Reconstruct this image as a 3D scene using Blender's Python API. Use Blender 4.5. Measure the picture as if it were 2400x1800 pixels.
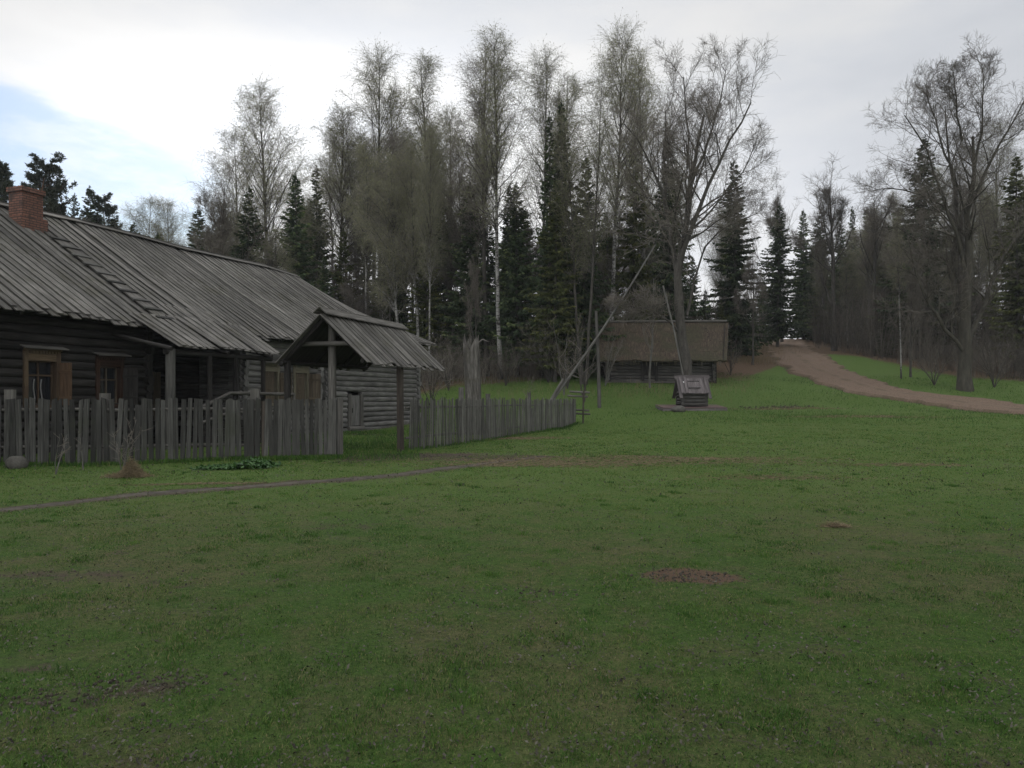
import bpy, math, random
import numpy as np
from mathutils import Vector

# ------------------------------------------------------------ camera, sky, light
SC = bpy.context.scene
for o in list(bpy.data.objects):
    bpy.data.objects.remove(o)
EYE = 1.6
cam = bpy.data.cameras.new("camera")
cam.sensor_width = 36
cam.lens = 27
cam.shift_y = 35 / 2400
cam.clip_end = 3000
cam_o = bpy.data.objects.new("camera", cam)
cam_o.location = (0, 0, EYE)
cam_o.rotation_euler = (math.radians(90), 0, 0)
SC.collection.objects.link(cam_o)
SC.camera = cam_o

SUN_AZ = math.radians(-16)      # from the view direction, negative = left
SUN_EL = math.radians(34)
W = bpy.data.worlds.new("World")
SC.world = W
W.use_nodes = True


class NT:
    def __init__(s, tree):
        s.t = tree
        s.n = tree.nodes
        s.l = tree.links

    def node(s, typ, **kw):
        n = s.n.new(typ)
        for k, v in kw.items():
            setattr(n, k, v)
        return n

    def link(s, a, b):
        s.l.new(a, b)

    def put(s, sock, v):
        if hasattr(v, 'is_output') or hasattr(v, 'links'):
            s.l.new(v, sock)
        else:
            sock.default_value = v

    def math(s, op, a, b=0.0, c=0.0, clamp=False):
        n = s.n.new('ShaderNodeMath')
        n.operation = op
        n.use_clamp = clamp
        s.put(n.inputs[0], a)
        s.put(n.inputs[1], b)
        s.put(n.inputs[2], c)
        return n.outputs[0]

    def noise(s, vec, scale, detail=4.0, rough=0.55):
        n = s.n.new('ShaderNodeTexNoise')
        if vec is not None:
            s.l.new(vec, n.inputs['Vector'])
        n.inputs['Scale'].default_value = scale
        n.inputs['Detail'].default_value = detail
        n.inputs['Roughness'].default_value = rough
        return n.outputs[0]

    def ramp(s, fac, stops):
        n = s.n.new('ShaderNodeValToRGB')
        e = n.color_ramp.elements
        while len(e) < len(stops):
            e.new(0.5)
        for i, (p, c) in enumerate(stops):
            e[i].position = p
            e[i].color = (c[0], c[1], c[2], 1) if len(c) == 3 else c
        s.put(n.inputs[0], fac)
        return n.outputs[0]

    def mix(s, fac, a, b, mode='MIX'):
        n = s.n.new('ShaderNodeMix')
        n.data_type = 'RGBA'
        n.blend_type = mode
        s.put(n.inputs[0], fac)
        for sock, v in ((n.inputs[6], a), (n.inputs[7], b)):
            if isinstance(v, tuple):
                sock.default_value = (v[0], v[1], v[2], 1)
            else:
                s.l.new(v, sock)
        return n.outputs[2]

    def smooth(s, v, a, b):
        n = s.n.new('ShaderNodeMapRange')
        n.interpolation_type = 'SMOOTHSTEP'
        s.put(n.inputs[0], v)
        n.inputs[1].default_value = a
        n.inputs[2].default_value = b
        return n.outputs[0]


w = NT(W.node_tree)
w.n.clear()
sky = w.node('ShaderNodeTexSky', sky_type='NISHITA', sun_disc=False)
sky.sun_elevation = SUN_EL
sky.sun_rotation = SUN_AZ
sky.air_density = 1.3
sky.dust_density = 1.0
tc = w.node('ShaderNodeTexCoord')
sp = w.node('ShaderNodeSeparateXYZ')
w.link(tc.outputs['Generated'], sp.inputs[0])
yy = w.math('MAXIMUM', w.math('ABSOLUTE', sp.outputs[1]), 0.05)
u = w.math('DIVIDE', sp.outputs[0], yy)
v = w.math('DIVIDE', sp.outputs[2], yy)
mp = w.node('ShaderNodeMapping')
w.link(tc.outputs['Generated'], mp.inputs[0])
mp.inputs['Scale'].default_value = (1.0, 1.0, 3.2)
mp.inputs['Rotation'].default_value = (0, math.radians(16), 0)
n_big = w.noise(mp.outputs[0], 2.2, 6, 0.55)
n_fine = w.noise(mp.outputs[0], 9.0, 5, 0.6)
# edge of the cloud deck: clear sky low on the left
edge = w.math('ADD', w.math('MULTIPLY', w.math('ADD', u, 0.667), -0.42), 0.428)
d = w.math('SUBTRACT', v, edge)
d = w.math('ADD', d, w.math('MULTIPLY', w.math('SUBTRACT', n_fine, 0.5), 0.06))
clear_v = w.smooth(d, 0.006, -0.035)
clear_u = w.smooth(u, -0.33, -0.42)
clear_f = w.math('MULTIPLY', clear_v, clear_u)
clear_f = w.math('MULTIPLY', clear_f, w.smooth(sp.outputs[1], 0.0, 0.1))
wisps = w.math('MULTIPLY', w.smooth(n_fine, 0.42, 0.75), 0.55)
clear_f = w.math('MULTIPLY', clear_f, w.math('SUBTRACT', 1.0, wisps))
# brightness of the cloud deck
bump_u = w.math('DIVIDE', w.math('ADD', u, 0.33), 0.42)
bump_v = w.math('DIVIDE', w.math('SUBTRACT', v, 0.34), 0.13)
g = w.math('EXPONENT', w.math('MULTIPLY', w.math('ADD', w.math('MULTIPLY', bump_u, bump_u), w.math('MULTIPLY', bump_v, bump_v)), -1.0))
g = w.math('MULTIPLY', g, w.smooth(sp.outputs[1], 0.0, 0.1))
low = w.smooth(v, 0.42, 0.16)
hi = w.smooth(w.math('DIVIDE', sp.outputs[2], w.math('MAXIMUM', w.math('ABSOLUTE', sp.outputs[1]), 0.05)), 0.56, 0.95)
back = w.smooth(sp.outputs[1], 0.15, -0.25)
br0 = w.math('ADD', 0.78, w.math('MULTIPLY', w.math('MAXIMUM', hi, back), 0.75))  # sky overhead and behind the view, unseen, brightened to light the grass
br = w.math('ADD', br0, w.math('MULTIPLY', g, 0.55))
br = w.math('ADD', br, w.math('MULTIPLY', low, 0.14))
br = w.math('ADD', br, w.math('MULTIPLY', w.math('SUBTRACT', n_big, 0.5), 0.42))
br = w.math('ADD', br, w.math('MULTIPLY', w.math('MAXIMUM', w.math('SUBTRACT', u, 0.1), 0.0), -0.13))
cc = w.mix(w.smooth(n_big, 0.35, 0.65), (0.94, 0.975, 1.04), (1.0, 1.0, 1.0))
cloud = w.node('ShaderNodeVectorMath', operation='SCALE')
w.link(cc, cloud.inputs[0])
w.link(br, cloud.inputs['Scale'])
bg1 = w.node('ShaderNodeBackground')
w.link(w.mix(1.0, sky.outputs[0], (0.84, 0.97, 1.16), 'MULTIPLY'), bg1.inputs[0])
bg1.inputs[1].default_value = 0.088
bg2 = w.node('ShaderNodeBackground')
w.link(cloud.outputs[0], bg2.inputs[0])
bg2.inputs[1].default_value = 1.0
mx = w.node('ShaderNodeMixShader')
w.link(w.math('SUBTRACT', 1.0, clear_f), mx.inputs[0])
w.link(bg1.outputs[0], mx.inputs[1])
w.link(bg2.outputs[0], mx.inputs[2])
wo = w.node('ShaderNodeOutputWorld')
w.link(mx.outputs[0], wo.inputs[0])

sun = bpy.data.lights.new("sun", 'SUN')
sun.energy = 0.5
sun.angle = math.radians(25)
sun.color = (1.0, 0.96, 0.9)
sun_o = bpy.data.objects.new("sun", sun)
sd = Vector((math.sin(SUN_AZ) * math.cos(SUN_EL), math.cos(SUN_AZ) * math.cos(SUN_EL), math.sin(SUN_EL)))
sun_o.rotation_euler = sd.to_track_quat('Z', 'Y').to_euler()
SC.collection.objects.link(sun_o)
SC.view_settings.view_transform = 'Standard'
SC.view_settings.look = 'None'
SC.view_settings.gamma = 1
SC.view_settings.exposure = 0
SC.cycles.max_bounces = 5
SC.cycles.diffuse_bounces = 3

# ------------------------------------------------------------ helpers
R = random.Random(7)
NR = np.random.default_rng(11)
F = 1800.0


def P(px, py, Y):
    """photo pixel at depth Y -> point"""
    return np.array([(px - 1200) / F * Y, Y, EYE + (935 - py) / F * Y])


def sstep(x, a, b):
    t = np.clip((np.asarray(x, float) - a) / (b - a), 0, 1)
    return t * t * (3 - 2 * t)


_tab = np.random.default_rng(5).random((256, 256))


def vnoise(x, y, s=1.0):
    x = np.asarray(x, float) * s + 1000.3
    y = np.asarray(y, float) * s + 1000.7
    xi = np.floor(x).astype(int)
    yi = np.floor(y).astype(int)
    fx = x - xi
    fy = y - yi
    fx = fx * fx * (3 - 2 * fx)
    fy = fy * fy * (3 - 2 * fy)
    a = _tab[xi % 256, yi % 256]
    b = _tab[(xi + 1) % 256, yi % 256]
    c = _tab[xi % 256, (yi + 1) % 256]
    e = _tab[(xi + 1) % 256, (yi + 1) % 256]
    return (a * (1 - fx) + b * fx) * (1 - fy) + (c * (1 - fx) + e * fx) * fy


def fbm(x, y, s=1.0, o=4):
    r = 0
    a = 0.5
    for i in range(o):
        r = r + a * vnoise(x, y, s)
        a *= 0.5
        s *= 2.1
    return r / (1 - 0.5 ** o)


_Y = [-50, 0, 10, 17, 33, 36, 43, 51, 60, 75, 95, 108, 160, 900]
_ZL = [0, 0, .03, .2, .22, .35, 1.12, 2.73, 4.2, 6.3, 9.0, 9.3, 9.2, 9.0]
_YR = [-50, 0, 10, 17, 28, 36, 41, 43, 51, 60, 75, 95, 108, 160, 900]
_ZR = [0, 0, .03, .2, .45, .8, 1.0, 1.25, 2.73, 4.2, 6.3, 9.0, 9.3, 9.2, 9.0]


def terr(x, y):
    x = np.asarray(x, float)
    y = np.asarray(y, float)
    sh = 3.0 * sstep(-x, 3, 8) + 11 * sstep(-x, 10, 22)
    z = 0
    for dy, wt in ((-2.2, .15), (-1.1, .2), (0, .3), (1.1, .2), (2.2, .15)):
        yy_ = y + dy - sh
        b = sstep(x, 3.5, 9)
        z = z + wt * (np.interp(yy_, _Y, _ZL) * (1 - b) + np.interp(yy_, _YR, _ZR) * b)
    z = z + (vnoise(x, y, 0.35) - .5) * 0.10 * sstep(y, 8, 20) + (vnoise(x, y, 1.3) - .5) * 0.03 * sstep(y, 2, 6)
    z = z + (vnoise(x, y, 0.13) - .5) * 0.5 * sstep(y, 44, 56)
    return z


def tz(x, y):
    return float(terr(x, y))


def unproj(px, py):
    """photo pixel -> point on the terrain (first hit)"""
    ys = np.concatenate([np.arange(2.5, 30, .05), np.arange(30, 130, .1)])
    xs = (px - 1200) / F * ys
    zl = EYE + (935 - py) / F * ys
    hit = np.nonzero(terr(xs, ys) >= zl)[0]
    i = hit[0] if len(hit) else len(ys) - 1
    return float(xs[i]), float(ys[i])


class MB:
    def __init__(s):
        s.v = []
        s.g = []
        s.q = []
        s.t = []
        s.n = 0
        s.qs = []
        s.ts = []

    def raw(s, V, G, quads=None, tris=None, smooth=False):
        V = np.asarray(V, np.float32).reshape(-1, 3)
        G = np.asarray(G, np.float32).reshape(-1, 3)
        s.v.append(V)
        s.g.append(G)
        if quads is not None and len(quads):
            q = np.asarray(quads, np.int64).reshape(-1, 4) + s.n
            s.q.append(q)
            s.qs.append(np.full(len(q), smooth))
        if tris is not None and len(tris):
            t = np.asarray(tris, np.int64).reshape(-1, 3) + s.n
            s.t.append(t)
            s.ts.append(np.full(len(t), smooth))
        s.n += len(V)

    def beam(s, a, b, wv, hv, tint=None, cut=0.0):
        """box from a to b; wv, hv = half-width / half-height vectors"""
        a = np.array(a, float)
        b = np.array(b, float)
        wv = np.array(wv, float)
        hv = np.array(hv, float)
        if tint is None:
            tint = R.random()
        L = np.linalg.norm(b - a)
        V = []
        G = []
        u0 = R.random() * 20
        v0 = R.random() * 20
        for (p, uu) in ((a, 0), (b, L)):
            for (i, j) in ((-1, -1), (1, -1), (1, 1), (-1, 1)):
                V.append(p + wv * i + hv * j)
                G.append((u0 + uu, v0 + i * np.linalg.norm(wv) + j * np.linalg.norm(hv), tint))
        q = [(3, 2, 1, 0), (4, 5, 6, 7), (0, 1, 5, 4), (1, 2, 6, 5), (2, 3, 7, 6), (3, 0, 4, 7)]
        s.raw(V, G, q)

    def box(s, c, sx, sy, sz, tint=None):
        c = np.array(c, float)
        dims = [(sx, (1, 0, 0)), (sy, (0, 1, 0)), (sz, (0, 0, 1))]
        dims.sort(key=lambda k: -k[0])
        (L, ax), (a_, av), (b_, bv) = dims
        ax = np.array(ax) * L / 2
        s.beam(c - ax, c + ax, np.array(av) * a_ / 2, np.array(bv) * b_ / 2, tint)

    def polys(s, Pt, Rd, sides=6, tint=None, smooth=True, caps=False):
        """batch of tubes: Pt (N,K,3), Rd (N,K)"""
        Pt = np.asarray(Pt, float)
        Rd = np.asarray(Rd, float)
        N, K, _ = Pt.shape
        if N == 0:
            return
        T = np.gradient(Pt, axis=1)
        T /= np.linalg.norm(T, axis=2, keepdims=True) + 1e-9
        M = T.mean(axis=1)
        ref = np.where(np.abs(M[:, 2:3]) > 0.8, np.array([[1., .13, 0]]), np.array([[0, 0.1, 1.]]))
        A = np.cross(T, ref[:, None, :])
        A /= np.linalg.norm(A, axis=2, keepdims=True) + 1e-9
        B = np.cross(T, A)
        ang = np.arange(sides) * 2 * math.pi / sides
        V = Pt[:, :, None, :] + Rd[:, :, None, None] * (A[:, :, None, :] * np.cos(ang)[None, None, :, None] + B[:, :, None, :] * np.sin(ang)[None, None, :, None])
        seg = np.linalg.norm(np.diff(Pt, axis=1), axis=2)
        U = np.concatenate([np.zeros((N, 1)), np.cumsum(seg, axis=1)], axis=1)
        if tint is None:
            tint = NR.random(N)
        G = np.zeros((N, K, sides, 3))
        G[..., 0] = (U + NR.random((N, 1)) * 20)[:, :, None]
        G[..., 1] = (np.abs(np.arange(sides) - sides / 2) / sides * 2)[None, None, :] * np.maximum(Rd[:, :1], .02)[:, :, None] * 3 + NR.random((N, 1, 1)) * 20
        G[..., 2] = np.asarray(tint)[:, None, None] if np.ndim(tint) else tint
        base = (np.arange(N) * K * sides)[:, None, None]
        k = (np.arange(K - 1) * sides)[None, :, None]
        i = np.arange(sides)[None, None, :]
        j = (i + 1) % sides
        q = np.stack([base + k + i, base + k + j, base + k + sides + j, base + k + sides + i], axis=-1).reshape(-1, 4)
        s.raw(V.reshape(-1, 3), G.reshape(-1, 3), q, None, smooth)
        if caps:
            for e in (0, K - 1):
                VC = V[:, e]
                ctr = Pt[:, e][:, None, :]
                VV = np.concatenate([VC, ctr], axis=1)
                GG = np.zeros((N, sides + 1, 3))
                GG[..., 0] = NR.random((N, 1))
                GG[:, :sides, 1] = np.cos(ang) * .1
                GG[..., 2] = (np.asarray(tint)[:, None] if np.ndim(tint) else tint)
                b2 = (np.arange(N) * (sides + 1))[:, None]
                ii = np.arange(sides)[None, :]
                jj = (ii + 1) % sides
                a_ = (b2 + ii, b2 + jj) if e else (b2 + jj, b2 + ii)
                t = np.stack([a_[0], a_[1], np.broadcast_to(b2 + sides, a_[0].shape)], axis=-1).reshape(-1, 3)
                s.raw(VV.reshape(-1, 3), GG.reshape(-1, 3), None, t, False)

    def tube(s, pts, rad, sides=10, tint=None, caps=True, smooth=True):
        pts = np.array(pts, float)[None]
        if not hasattr(rad, '__len__'):
            rad = [rad] * pts.shape[1]
        s.polys(pts, np.array(rad, float)[None], sides, None if tint is None else np.array([tint]), smooth, caps)

    def build(s, name, mat, parent=None, loc=None):
        me = bpy.data.meshes.new(name)
        V = np.concatenate(s.v).astype(np.float32)
        G = np.concatenate(s.g).astype(np.float32)
        if loc is not None:
            V = V - np.array(loc, np.float32)
        me.vertices.add(len(V))
        me.vertices.foreach_set('co', V.ravel())
        q = np.concatenate(s.q) if s.q else np.zeros((0, 4), int)
        t = np.concatenate(s.t) if s.t else np.zeros((0, 3), int)
        me.loops.add(q.size + t.size)
        me.loops.foreach_set('vertex_index', np.concatenate([q.ravel(), t.ravel()]).astype(np.int32))
        me.polygons.add(len(q) + len(t))
        ls = np.concatenate([np.arange(len(q)) * 4, q.size + np.arange(len(t)) * 3]).astype(np.int32)
        me.polygons.foreach_set('loop_start', ls)
        sm = np.concatenate((s.qs if s.qs else []) + (s.ts if s.ts else []))
        me.polygons.foreach_set('use_smooth', sm.astype(bool))
        me.update(calc_edges=True)
        at = me.attributes.new('gr', 'FLOAT_VECTOR', 'POINT')
        at.data.foreach_set('vector', G.ravel())
        me.materials.append(mat)
        o = bpy.data.objects.new(name, me)
        SC.collection.objects.link(o)
        if parent is not None:
            o.parent = parent
        elif loc is not None:
            o.location = loc
        return o


def tag(o, label=None, cat=None, group=None, kind=None):
    if label:
        o['label'] = label
    if cat:
        o['category'] = cat
    if group:
        o['group'] = group
    if kind:
        o['kind'] = kind
    return o


def empty(name, loc, label=None, cat=None, group=None, rz=0.0):
    o = bpy.data.objects.new(name, None)
    o.location = loc
    o.rotation_euler = (0, 0, rz)
    o.empty_display_size = .3
    SC.collection.objects.link(o)
    return tag(o, label, cat, group)


def copy_tree(o, parent=None):
    c = o.copy()
    SC.collection.objects.link(c)
    if parent is not None:
        c.parent = parent
    for ch in list(o.children):
        copy_tree(ch, c)
    return c


# ------------------------------------------------------------ materials
def new_mat(name, rough=0.9, spec=0.15):
    m = bpy.data.materials.new(name)
    m.use_nodes = True
    t = NT(m.node_tree)
    b = t.n['Principled BSDF']
    b.inputs['Roughness'].default_value = rough
    b.inputs['Specular IOR Level'].default_value = spec
    return m, t, b


def gr(t):
    a = t.node('ShaderNodeAttribute', attribute_name='gr')
    s_ = t.node('ShaderNodeSeparateXYZ')
    t.link(a.outputs['Vector'], s_.inputs[0])
    return s_.outputs


def bump(t, b, h, strength, dist):
    n = t.node('ShaderNodeBump')
    n.inputs['Strength'].default_value = strength
    n.inputs['Distance'].default_value = dist
    t.link(h, n.inputs['Height'])
    t.link(n.outputs[0], b.inputs['Normal'])


def wood(name, dark, mid, light, var=0.5, moss=None, grain=38, dist=0.006):
    m, t, b = new_mat(name)
    u_, v_, ti = gr(t)
    c = t.node('ShaderNodeCombineXYZ')
    t.link(t.math('MULTIPLY', u_, 1.6), c.inputs[0])
    t.link(t.math('MULTIPLY', v_, grain), c.inputs[1])
    t.link(t.math('MULTIPLY', ti, 9.0), c.inputs[2])
    n1 = t.noise(c.outputs[0], 1.0, 5, .65)
    c2 = t.node('ShaderNodeCombineXYZ')
    t.link(t.math('MULTIPLY', u_, 0.9), c2.inputs[0])
    t.link(t.math('MULTIPLY', v_, 4.0), c2.inputs[1])
    t.link(t.math('MULTIPLY', ti, 31.0), c2.inputs[2])
    n2 = t.noise(c2.outputs[0], 1.0, 4, .6)
    col = t.ramp(n1, [(0.28, dark), (0.5, mid), (0.72, light)])
    k = t.math('ADD', t.math('MULTIPLY', ti, var), 1 - var * .5)
    k = t.math('MULTIPLY', k, t.math('ADD', t.math('MULTIPLY', n2, 1.1), .45))
    sc = t.node('ShaderNodeVectorMath', operation='SCALE')
    t.link(col, sc.inputs[0])
    t.link(k, sc.inputs['Scale'])
    out = sc.outputs[0]
    if name == 'weathered_roof_board':
        gq = t.node('ShaderNodeNewGeometry')
        ns_ = t.noise(gq.outputs['Position'], .45, 5, .6)
        ns2 = t.noise(gq.outputs['Position'], 3.0, 4, .7)
        kk = t.math('ADD', t.math('MULTIPLY', t.math('SUBTRACT', ns_, .5), 1.5), t.math('MULTIPLY', t.math('SUBTRACT', ns2, .5), .7))
        sc2 = t.node('ShaderNodeVectorMath', operation='SCALE')
        t.link(out, sc2.inputs[0])
        t.link(t.math('ADD', kk, 1.0, clamp=False), sc2.inputs['Scale'])
        out = sc2.outputs[0]
    if moss:
        g_ = t.node('ShaderNodeNewGeometry')
        nm = t.noise(g_.outputs['Position'], 1.1, 6, .7)
        out = t.mix(t.math('MULTIPLY', t.smooth(nm, moss[1], moss[1] + .16), moss[2]), out, moss[0])
    t.link(out, b.inputs['Base Color'])
    bump(t, b, n1, .8, dist)
    return m


def plain(name, col, var=0.3, rough=.9, scale=6.0, spec=.15, bmp=.5, dist=.01):
    m, t, b = new_mat(name, rough, spec)
    o_ = t.node('ShaderNodeTexCoord')
    n = t.noise(o_.outputs['Object'], scale, 6, .65)
    lo = tuple(x * (1 - var) for x in col)
    hi = tuple(x * (1 + var) for x in col)
    t.link(t.ramp(n, [(.3, lo), (.7, hi)]), b.inputs['Base Color'])
    bump(t, b, n, bmp, dist)
    return m


def tinted(name, stops, rough=.8, spec=.1, backlit=0.0, patch=None):
    """colour by the per-piece tint stored in the mesh"""
    m, t, b = new_mat(name, rough, spec)
    u_, v_, ti = gr(t)
    col = t.ramp(ti, stops)
    if patch:
        oi = t.node('ShaderNodeObjectInfo')
        k = t.math('ADD', t.math('MULTIPLY', oi.outputs['Random'], patch), 1 - patch * .5)
        sc = t.node('ShaderNodeVectorMath', operation='SCALE')
        t.link(col, sc.inputs[0])
        t.link(k, sc.inputs['Scale'])
        col = sc.outputs[0]
    t.link(col, b.inputs['Base Color'])
    if backlit:
        tr = t.node('ShaderNodeBsdfTranslucent')
        t.link(col, tr.inputs[0])
        mx_ = t.node('ShaderNodeMixShader')
        mx_.inputs[0].default_value = backlit
        t.link(b.outputs[0], mx_.inputs[1])
        t.link(tr.outputs[0], mx_.inputs[2])
        t.link(mx_.outputs[0], t.n['Material Output'].inputs[0])
    return m


M = {}
M['roof'] = wood('weathered_roof_board', (.036, .033, .029), (.092, .087, .078), (.16, .152, .138), .65, ((.05, .047, .03), .52, .55), 30)
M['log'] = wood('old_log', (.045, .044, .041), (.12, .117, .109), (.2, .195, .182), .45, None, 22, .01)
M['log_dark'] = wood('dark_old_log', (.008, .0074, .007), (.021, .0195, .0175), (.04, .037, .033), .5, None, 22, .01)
M['log_mid'] = wood('mid_old_log', (.02, .019, .017), (.055, .052, .047), (.1, .095, .087), .6, None, 22, .01)
M['picket'] = wood('grey_picket', (.033, .033, .029), (.08, .078, .07), (.15, .147, .133), .9, ((.05, .055, .035), .55, .5), 45)
M['picket_dark'] = wood('dark_grey_picket', (.016, .016, .0145), (.038, .0375, .034), (.074, .073, .066), 1.1, ((.035, .04, .024), .52, .5), 45)
M['darkframe'] = wood('dark_red_frame', (.01, .006, .005), (.028, .016, .011), (.05, .03, .02), .3, None, 30)
M['picket_mid'] = wood('mid_grey_picket', (.022, .022, .02), (.052, .051, .046), (.1, .098, .088), .9, None, 45)
M['brownframe'] = wood('brown_frame', (.022, .015, .01), (.055, .038, .024), (.09, .065, .042), .3, None, 30)
M['post'] = wood('grey_post', (.04, .038, .034), (.085, .08, .072), (.14, .135, .12), .4, None, 30)
M['redpost'] = wood('brown_post', (.024, .02, .016), (.048, .04, .033), (.08, .068, .057), .3, None, 30)
M['ochre'] = wood('ochre_frame', (.04, .029, .018), (.085, .062, .038), (.13, .098, .062), .3, None, 30, .003)
M['pale_frame'] = wood('pale_frame', (.08, .073, .052), (.14, .128, .09), (.2, .185, .135), .3, None, 30, .003)
M['shutter'] = wood('orange_shutter', (.04, .024, .014), (.085, .054, .033), (.12, .08, .05), .3, None, 30, .003)
M['brownshutter'] = wood('brown_shutter', (.03, .024, .018), (.075, .06, .042), (.12, .1, .07), .3, None, 30, .003)
M['dark'] = plain('dark_interior', (.012, .011, .01), .3)
M['wellwood'] = wood('well_board', (.045, .039, .039), (.1, .088, .087), (.16, .142, .14), .35, None, 30)
M['wellplank'] = wood('well_platform_board', (.05, .034, .03), (.12, .085, .078), (.17, .13, .12), .35, None, 30)
M['pole'] = wood('grey_pole', (.045, .043, .039), (.1, .097, .088), (.16, .155, .14), .2, None, 20)
M['white'] = plain('white_tag', (.7, .7, .7), .05)
M['stone'] = plain('stone', (.075, .071, .062), .4, .9, 7, bmp=.9, dist=.03)
M['tarp'] = plain('reed_mat', (.1, .09, .065), .3)

m_, t_, b_ = new_mat('window_glass', .08, .5)
b_.inputs['Base Color'].default_value = (.012, .014, .016, 1)
M['glass'] = m_
M['curtain'] = plain('lace_curtain', (.16, .16, .155), .25, scale=40)

# barn thatch/board roof
m_, t_, b_ = new_mat('mossy_barn_roof')
u_, v_, ti = gr(t_)
c_ = t_.node('ShaderNodeCombineXYZ')
t_.link(t_.math('MULTIPLY', u_, 2.0), c_.inputs[0])
t_.link(t_.math('MULTIPLY', v_, 16.0), c_.inputs[1])
t_.link(t_.math('MULTIPLY', ti, 5.0), c_.inputs[2])
g_ = t_.node('ShaderNodeNewGeometry')
n1 = t_.noise(c_.outputs[0], 1, 6, .7)
n2 = t_.noise(g_.outputs['Position'], .55, 5, .65)
n3 = t_.noise(g_.outputs['Position'], 9, 5, .7)
cA = t_.ramp(n1, [(.32, (.016, .012, .009)), (.5, (.048, .036, .025)), (.68, (.10, .078, .056))])
cB = t_.ramp(n3, [(.3, (.02, .019, .011)), (.7, (.058, .052, .03))])
t_.link(t_.mix(t_.smooth(n2, .42, .6), cA, cB), b_.inputs['Base Color'])
bump(t_, b_, n1, .8, .02)
M['barnroof'] = m_

# brick
m_, t_, b_ = new_mat('red_brick')
tc_ = t_.node('ShaderNodeAttribute', attribute_name='gr')
bk = t_.node('ShaderNodeTexBrick')
t_.link(tc_.outputs['Vector'], bk.inputs['Vector'])
bk.inputs['Scale'].default_value = 1.0
bk.inputs['Brick Width'].default_value = .25
bk.inputs['Row Height'].default_value = .077
bk.inputs['Mortar Size'].default_value = .015
bk.inputs['Mortar Smooth'].default_value = .3
bk.inputs['Color1'].default_value = (.2, .1, .072, 1)
bk.inputs['Color2'].default_value = (.125, .062, .046, 1)
bk.inputs['Mortar'].default_value = (.05, .04, .035, 1)
gg = t_.node('ShaderNodeNewGeometry')
nn = t_.noise(gg.outputs['Position'], 3.5, 6, .7)
t_.link(t_.mix(t_.smooth(nn, .48, .68), bk.outputs[0], (.055, .04, .034)), b_.inputs['Base Color'])
bump(t_, b_, bk.outputs['Fac'], -.6, .01)
M['brick'] = m_

# bark
def bark(name, lo, hi, scale=9.0):
    m, t, b = new_mat(name)
    o_ = t.node('ShaderNodeTexCoord')
    mp_ = t.node('ShaderNodeMapping')
    mp_.inputs['Scale'].default_value = (1, 1, .25)
    t.link(o_.outputs['Object'], mp_.inputs[0])
    n = t.noise(mp_.outputs[0], scale, 6, .7)
    t.link(t.ramp(n, [(.3, lo), (.7, hi)]), b.inputs['Base Color'])
    bump(t, b, n, .9, .03)
    return m


M['bark'] = bark('grey_bark', (.028, .026, .022), (.085, .078, .068))
M['bark_pale'] = bark('pale_bark', (.06, .058, .052), (.14, .135, .122))
M['bark_moss'] = bark('dark_mossy_bark', (.024, .022, .018), (.07, .065, .05), 5)
M['bark_pine'] = bark('pine_bark', (.05, .03, .02), (.13, .075, .045))
M['deadwood'] = wood('dead_trunk_wood', (.028, .026, .023), (.08, .075, .066), (.17, .16, .143), .3, ((.05, .045, .03), .5, .6), 10, .03)

m_, t_, b_ = new_mat('birch_bark')
o_ = t_.node('ShaderNodeTexCoord')
mp_ = t_.node('ShaderNodeMapping')
mp_.inputs['Scale'].default_value = (3.5, 3.5, 9.0)
t_.link(o_.outputs['Object'], mp_.inputs[0])
n1 = t_.noise(mp_.outputs[0], 1.0, 5, .75)
sp_ = t_.node('ShaderNodeSeparateXYZ')
t_.link(o_.outputs['Object'], sp_.inputs[0])
mp2 = t_.node('ShaderNodeMapping')
mp2.inputs['Scale'].default_value = (1.2, 1.2, .55)
t_.link(o_.outputs['Object'], mp2.inputs[0])
n2 = t_.noise(mp2.outputs[0], 1.0, 3, .6)
hgt = t_.smooth(sp_.outputs[2], 9.0, 17.0)
base_ = t_.smooth(sp_.outputs[2], 2.2, 0.3)
thr = t_.math('ADD', t_.math('ADD', n1, t_.math('MULTIPLY', t_.math('SUBTRACT', n2, .5), .7)), t_.math('MULTIPLY', t_.math('MAXIMUM', hgt, base_), .2))
t_.link(t_.ramp(thr, [(.44, (.24, .235, .22)), (.54, (.12, .115, .105)), (.62, (.03, .027, .025))]), b_.inputs['Base Color'])
bump(t_, b_, n1, .5, .02)
M['birch'] = m_
M['twig'] = tinted('bare_twigs', [(0, (.08, .071, .06)), (1, (.16, .142, .12))], patch=.35)
M['twig_birch'] = tinted('birch_twigs', [(0, (.11, .10, .084)), (.85, (.20, .182, .155)), (.92, (.17, .175, .09)), (1, (.24, .25, .12))], patch=.35)
M['twig_brown'] = tinted('thicket_twigs', [(0, (.05, .044, .036)), (.6, (.105, .093, .077)), (1, (.17, .152, .125))], patch=.3)
M['bud'] = tinted('spring_buds', [(0, (.06, .07, .018)), (1, (.13, .125, .035))], backlit=.3, patch=.4)
M['needle'] = tinted('spruce_needles', [(0, (.018, .029, .015)), (.7, (.046, .068, .031)), (1, (.09, .108, .043))], backlit=.05, patch=.6)
M['needle_pale'] = tinted('pale_spruce_needles', [(0, (.035, .045, .015)), (.7, (.065, .075, .026)), (1, (.1, .105, .035))], backlit=.12, patch=.4)
M['needle_pine'] = tinted('pine_needles', [(0, (.018, .026, .017)), (.7, (.035, .046, .028)), (1, (.06, .062, .034))], backlit=.08, patch=.4)
M['blade'] = tinted('grass_blades', [(0, (.010, .029, .006)), (.3, (.034, .086, .014)), (.6, (.066, .128, .022)), (.8, (.118, .148, .042)), (1, (.22, .18, .10))], .7, .12, backlit=.18)
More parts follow.
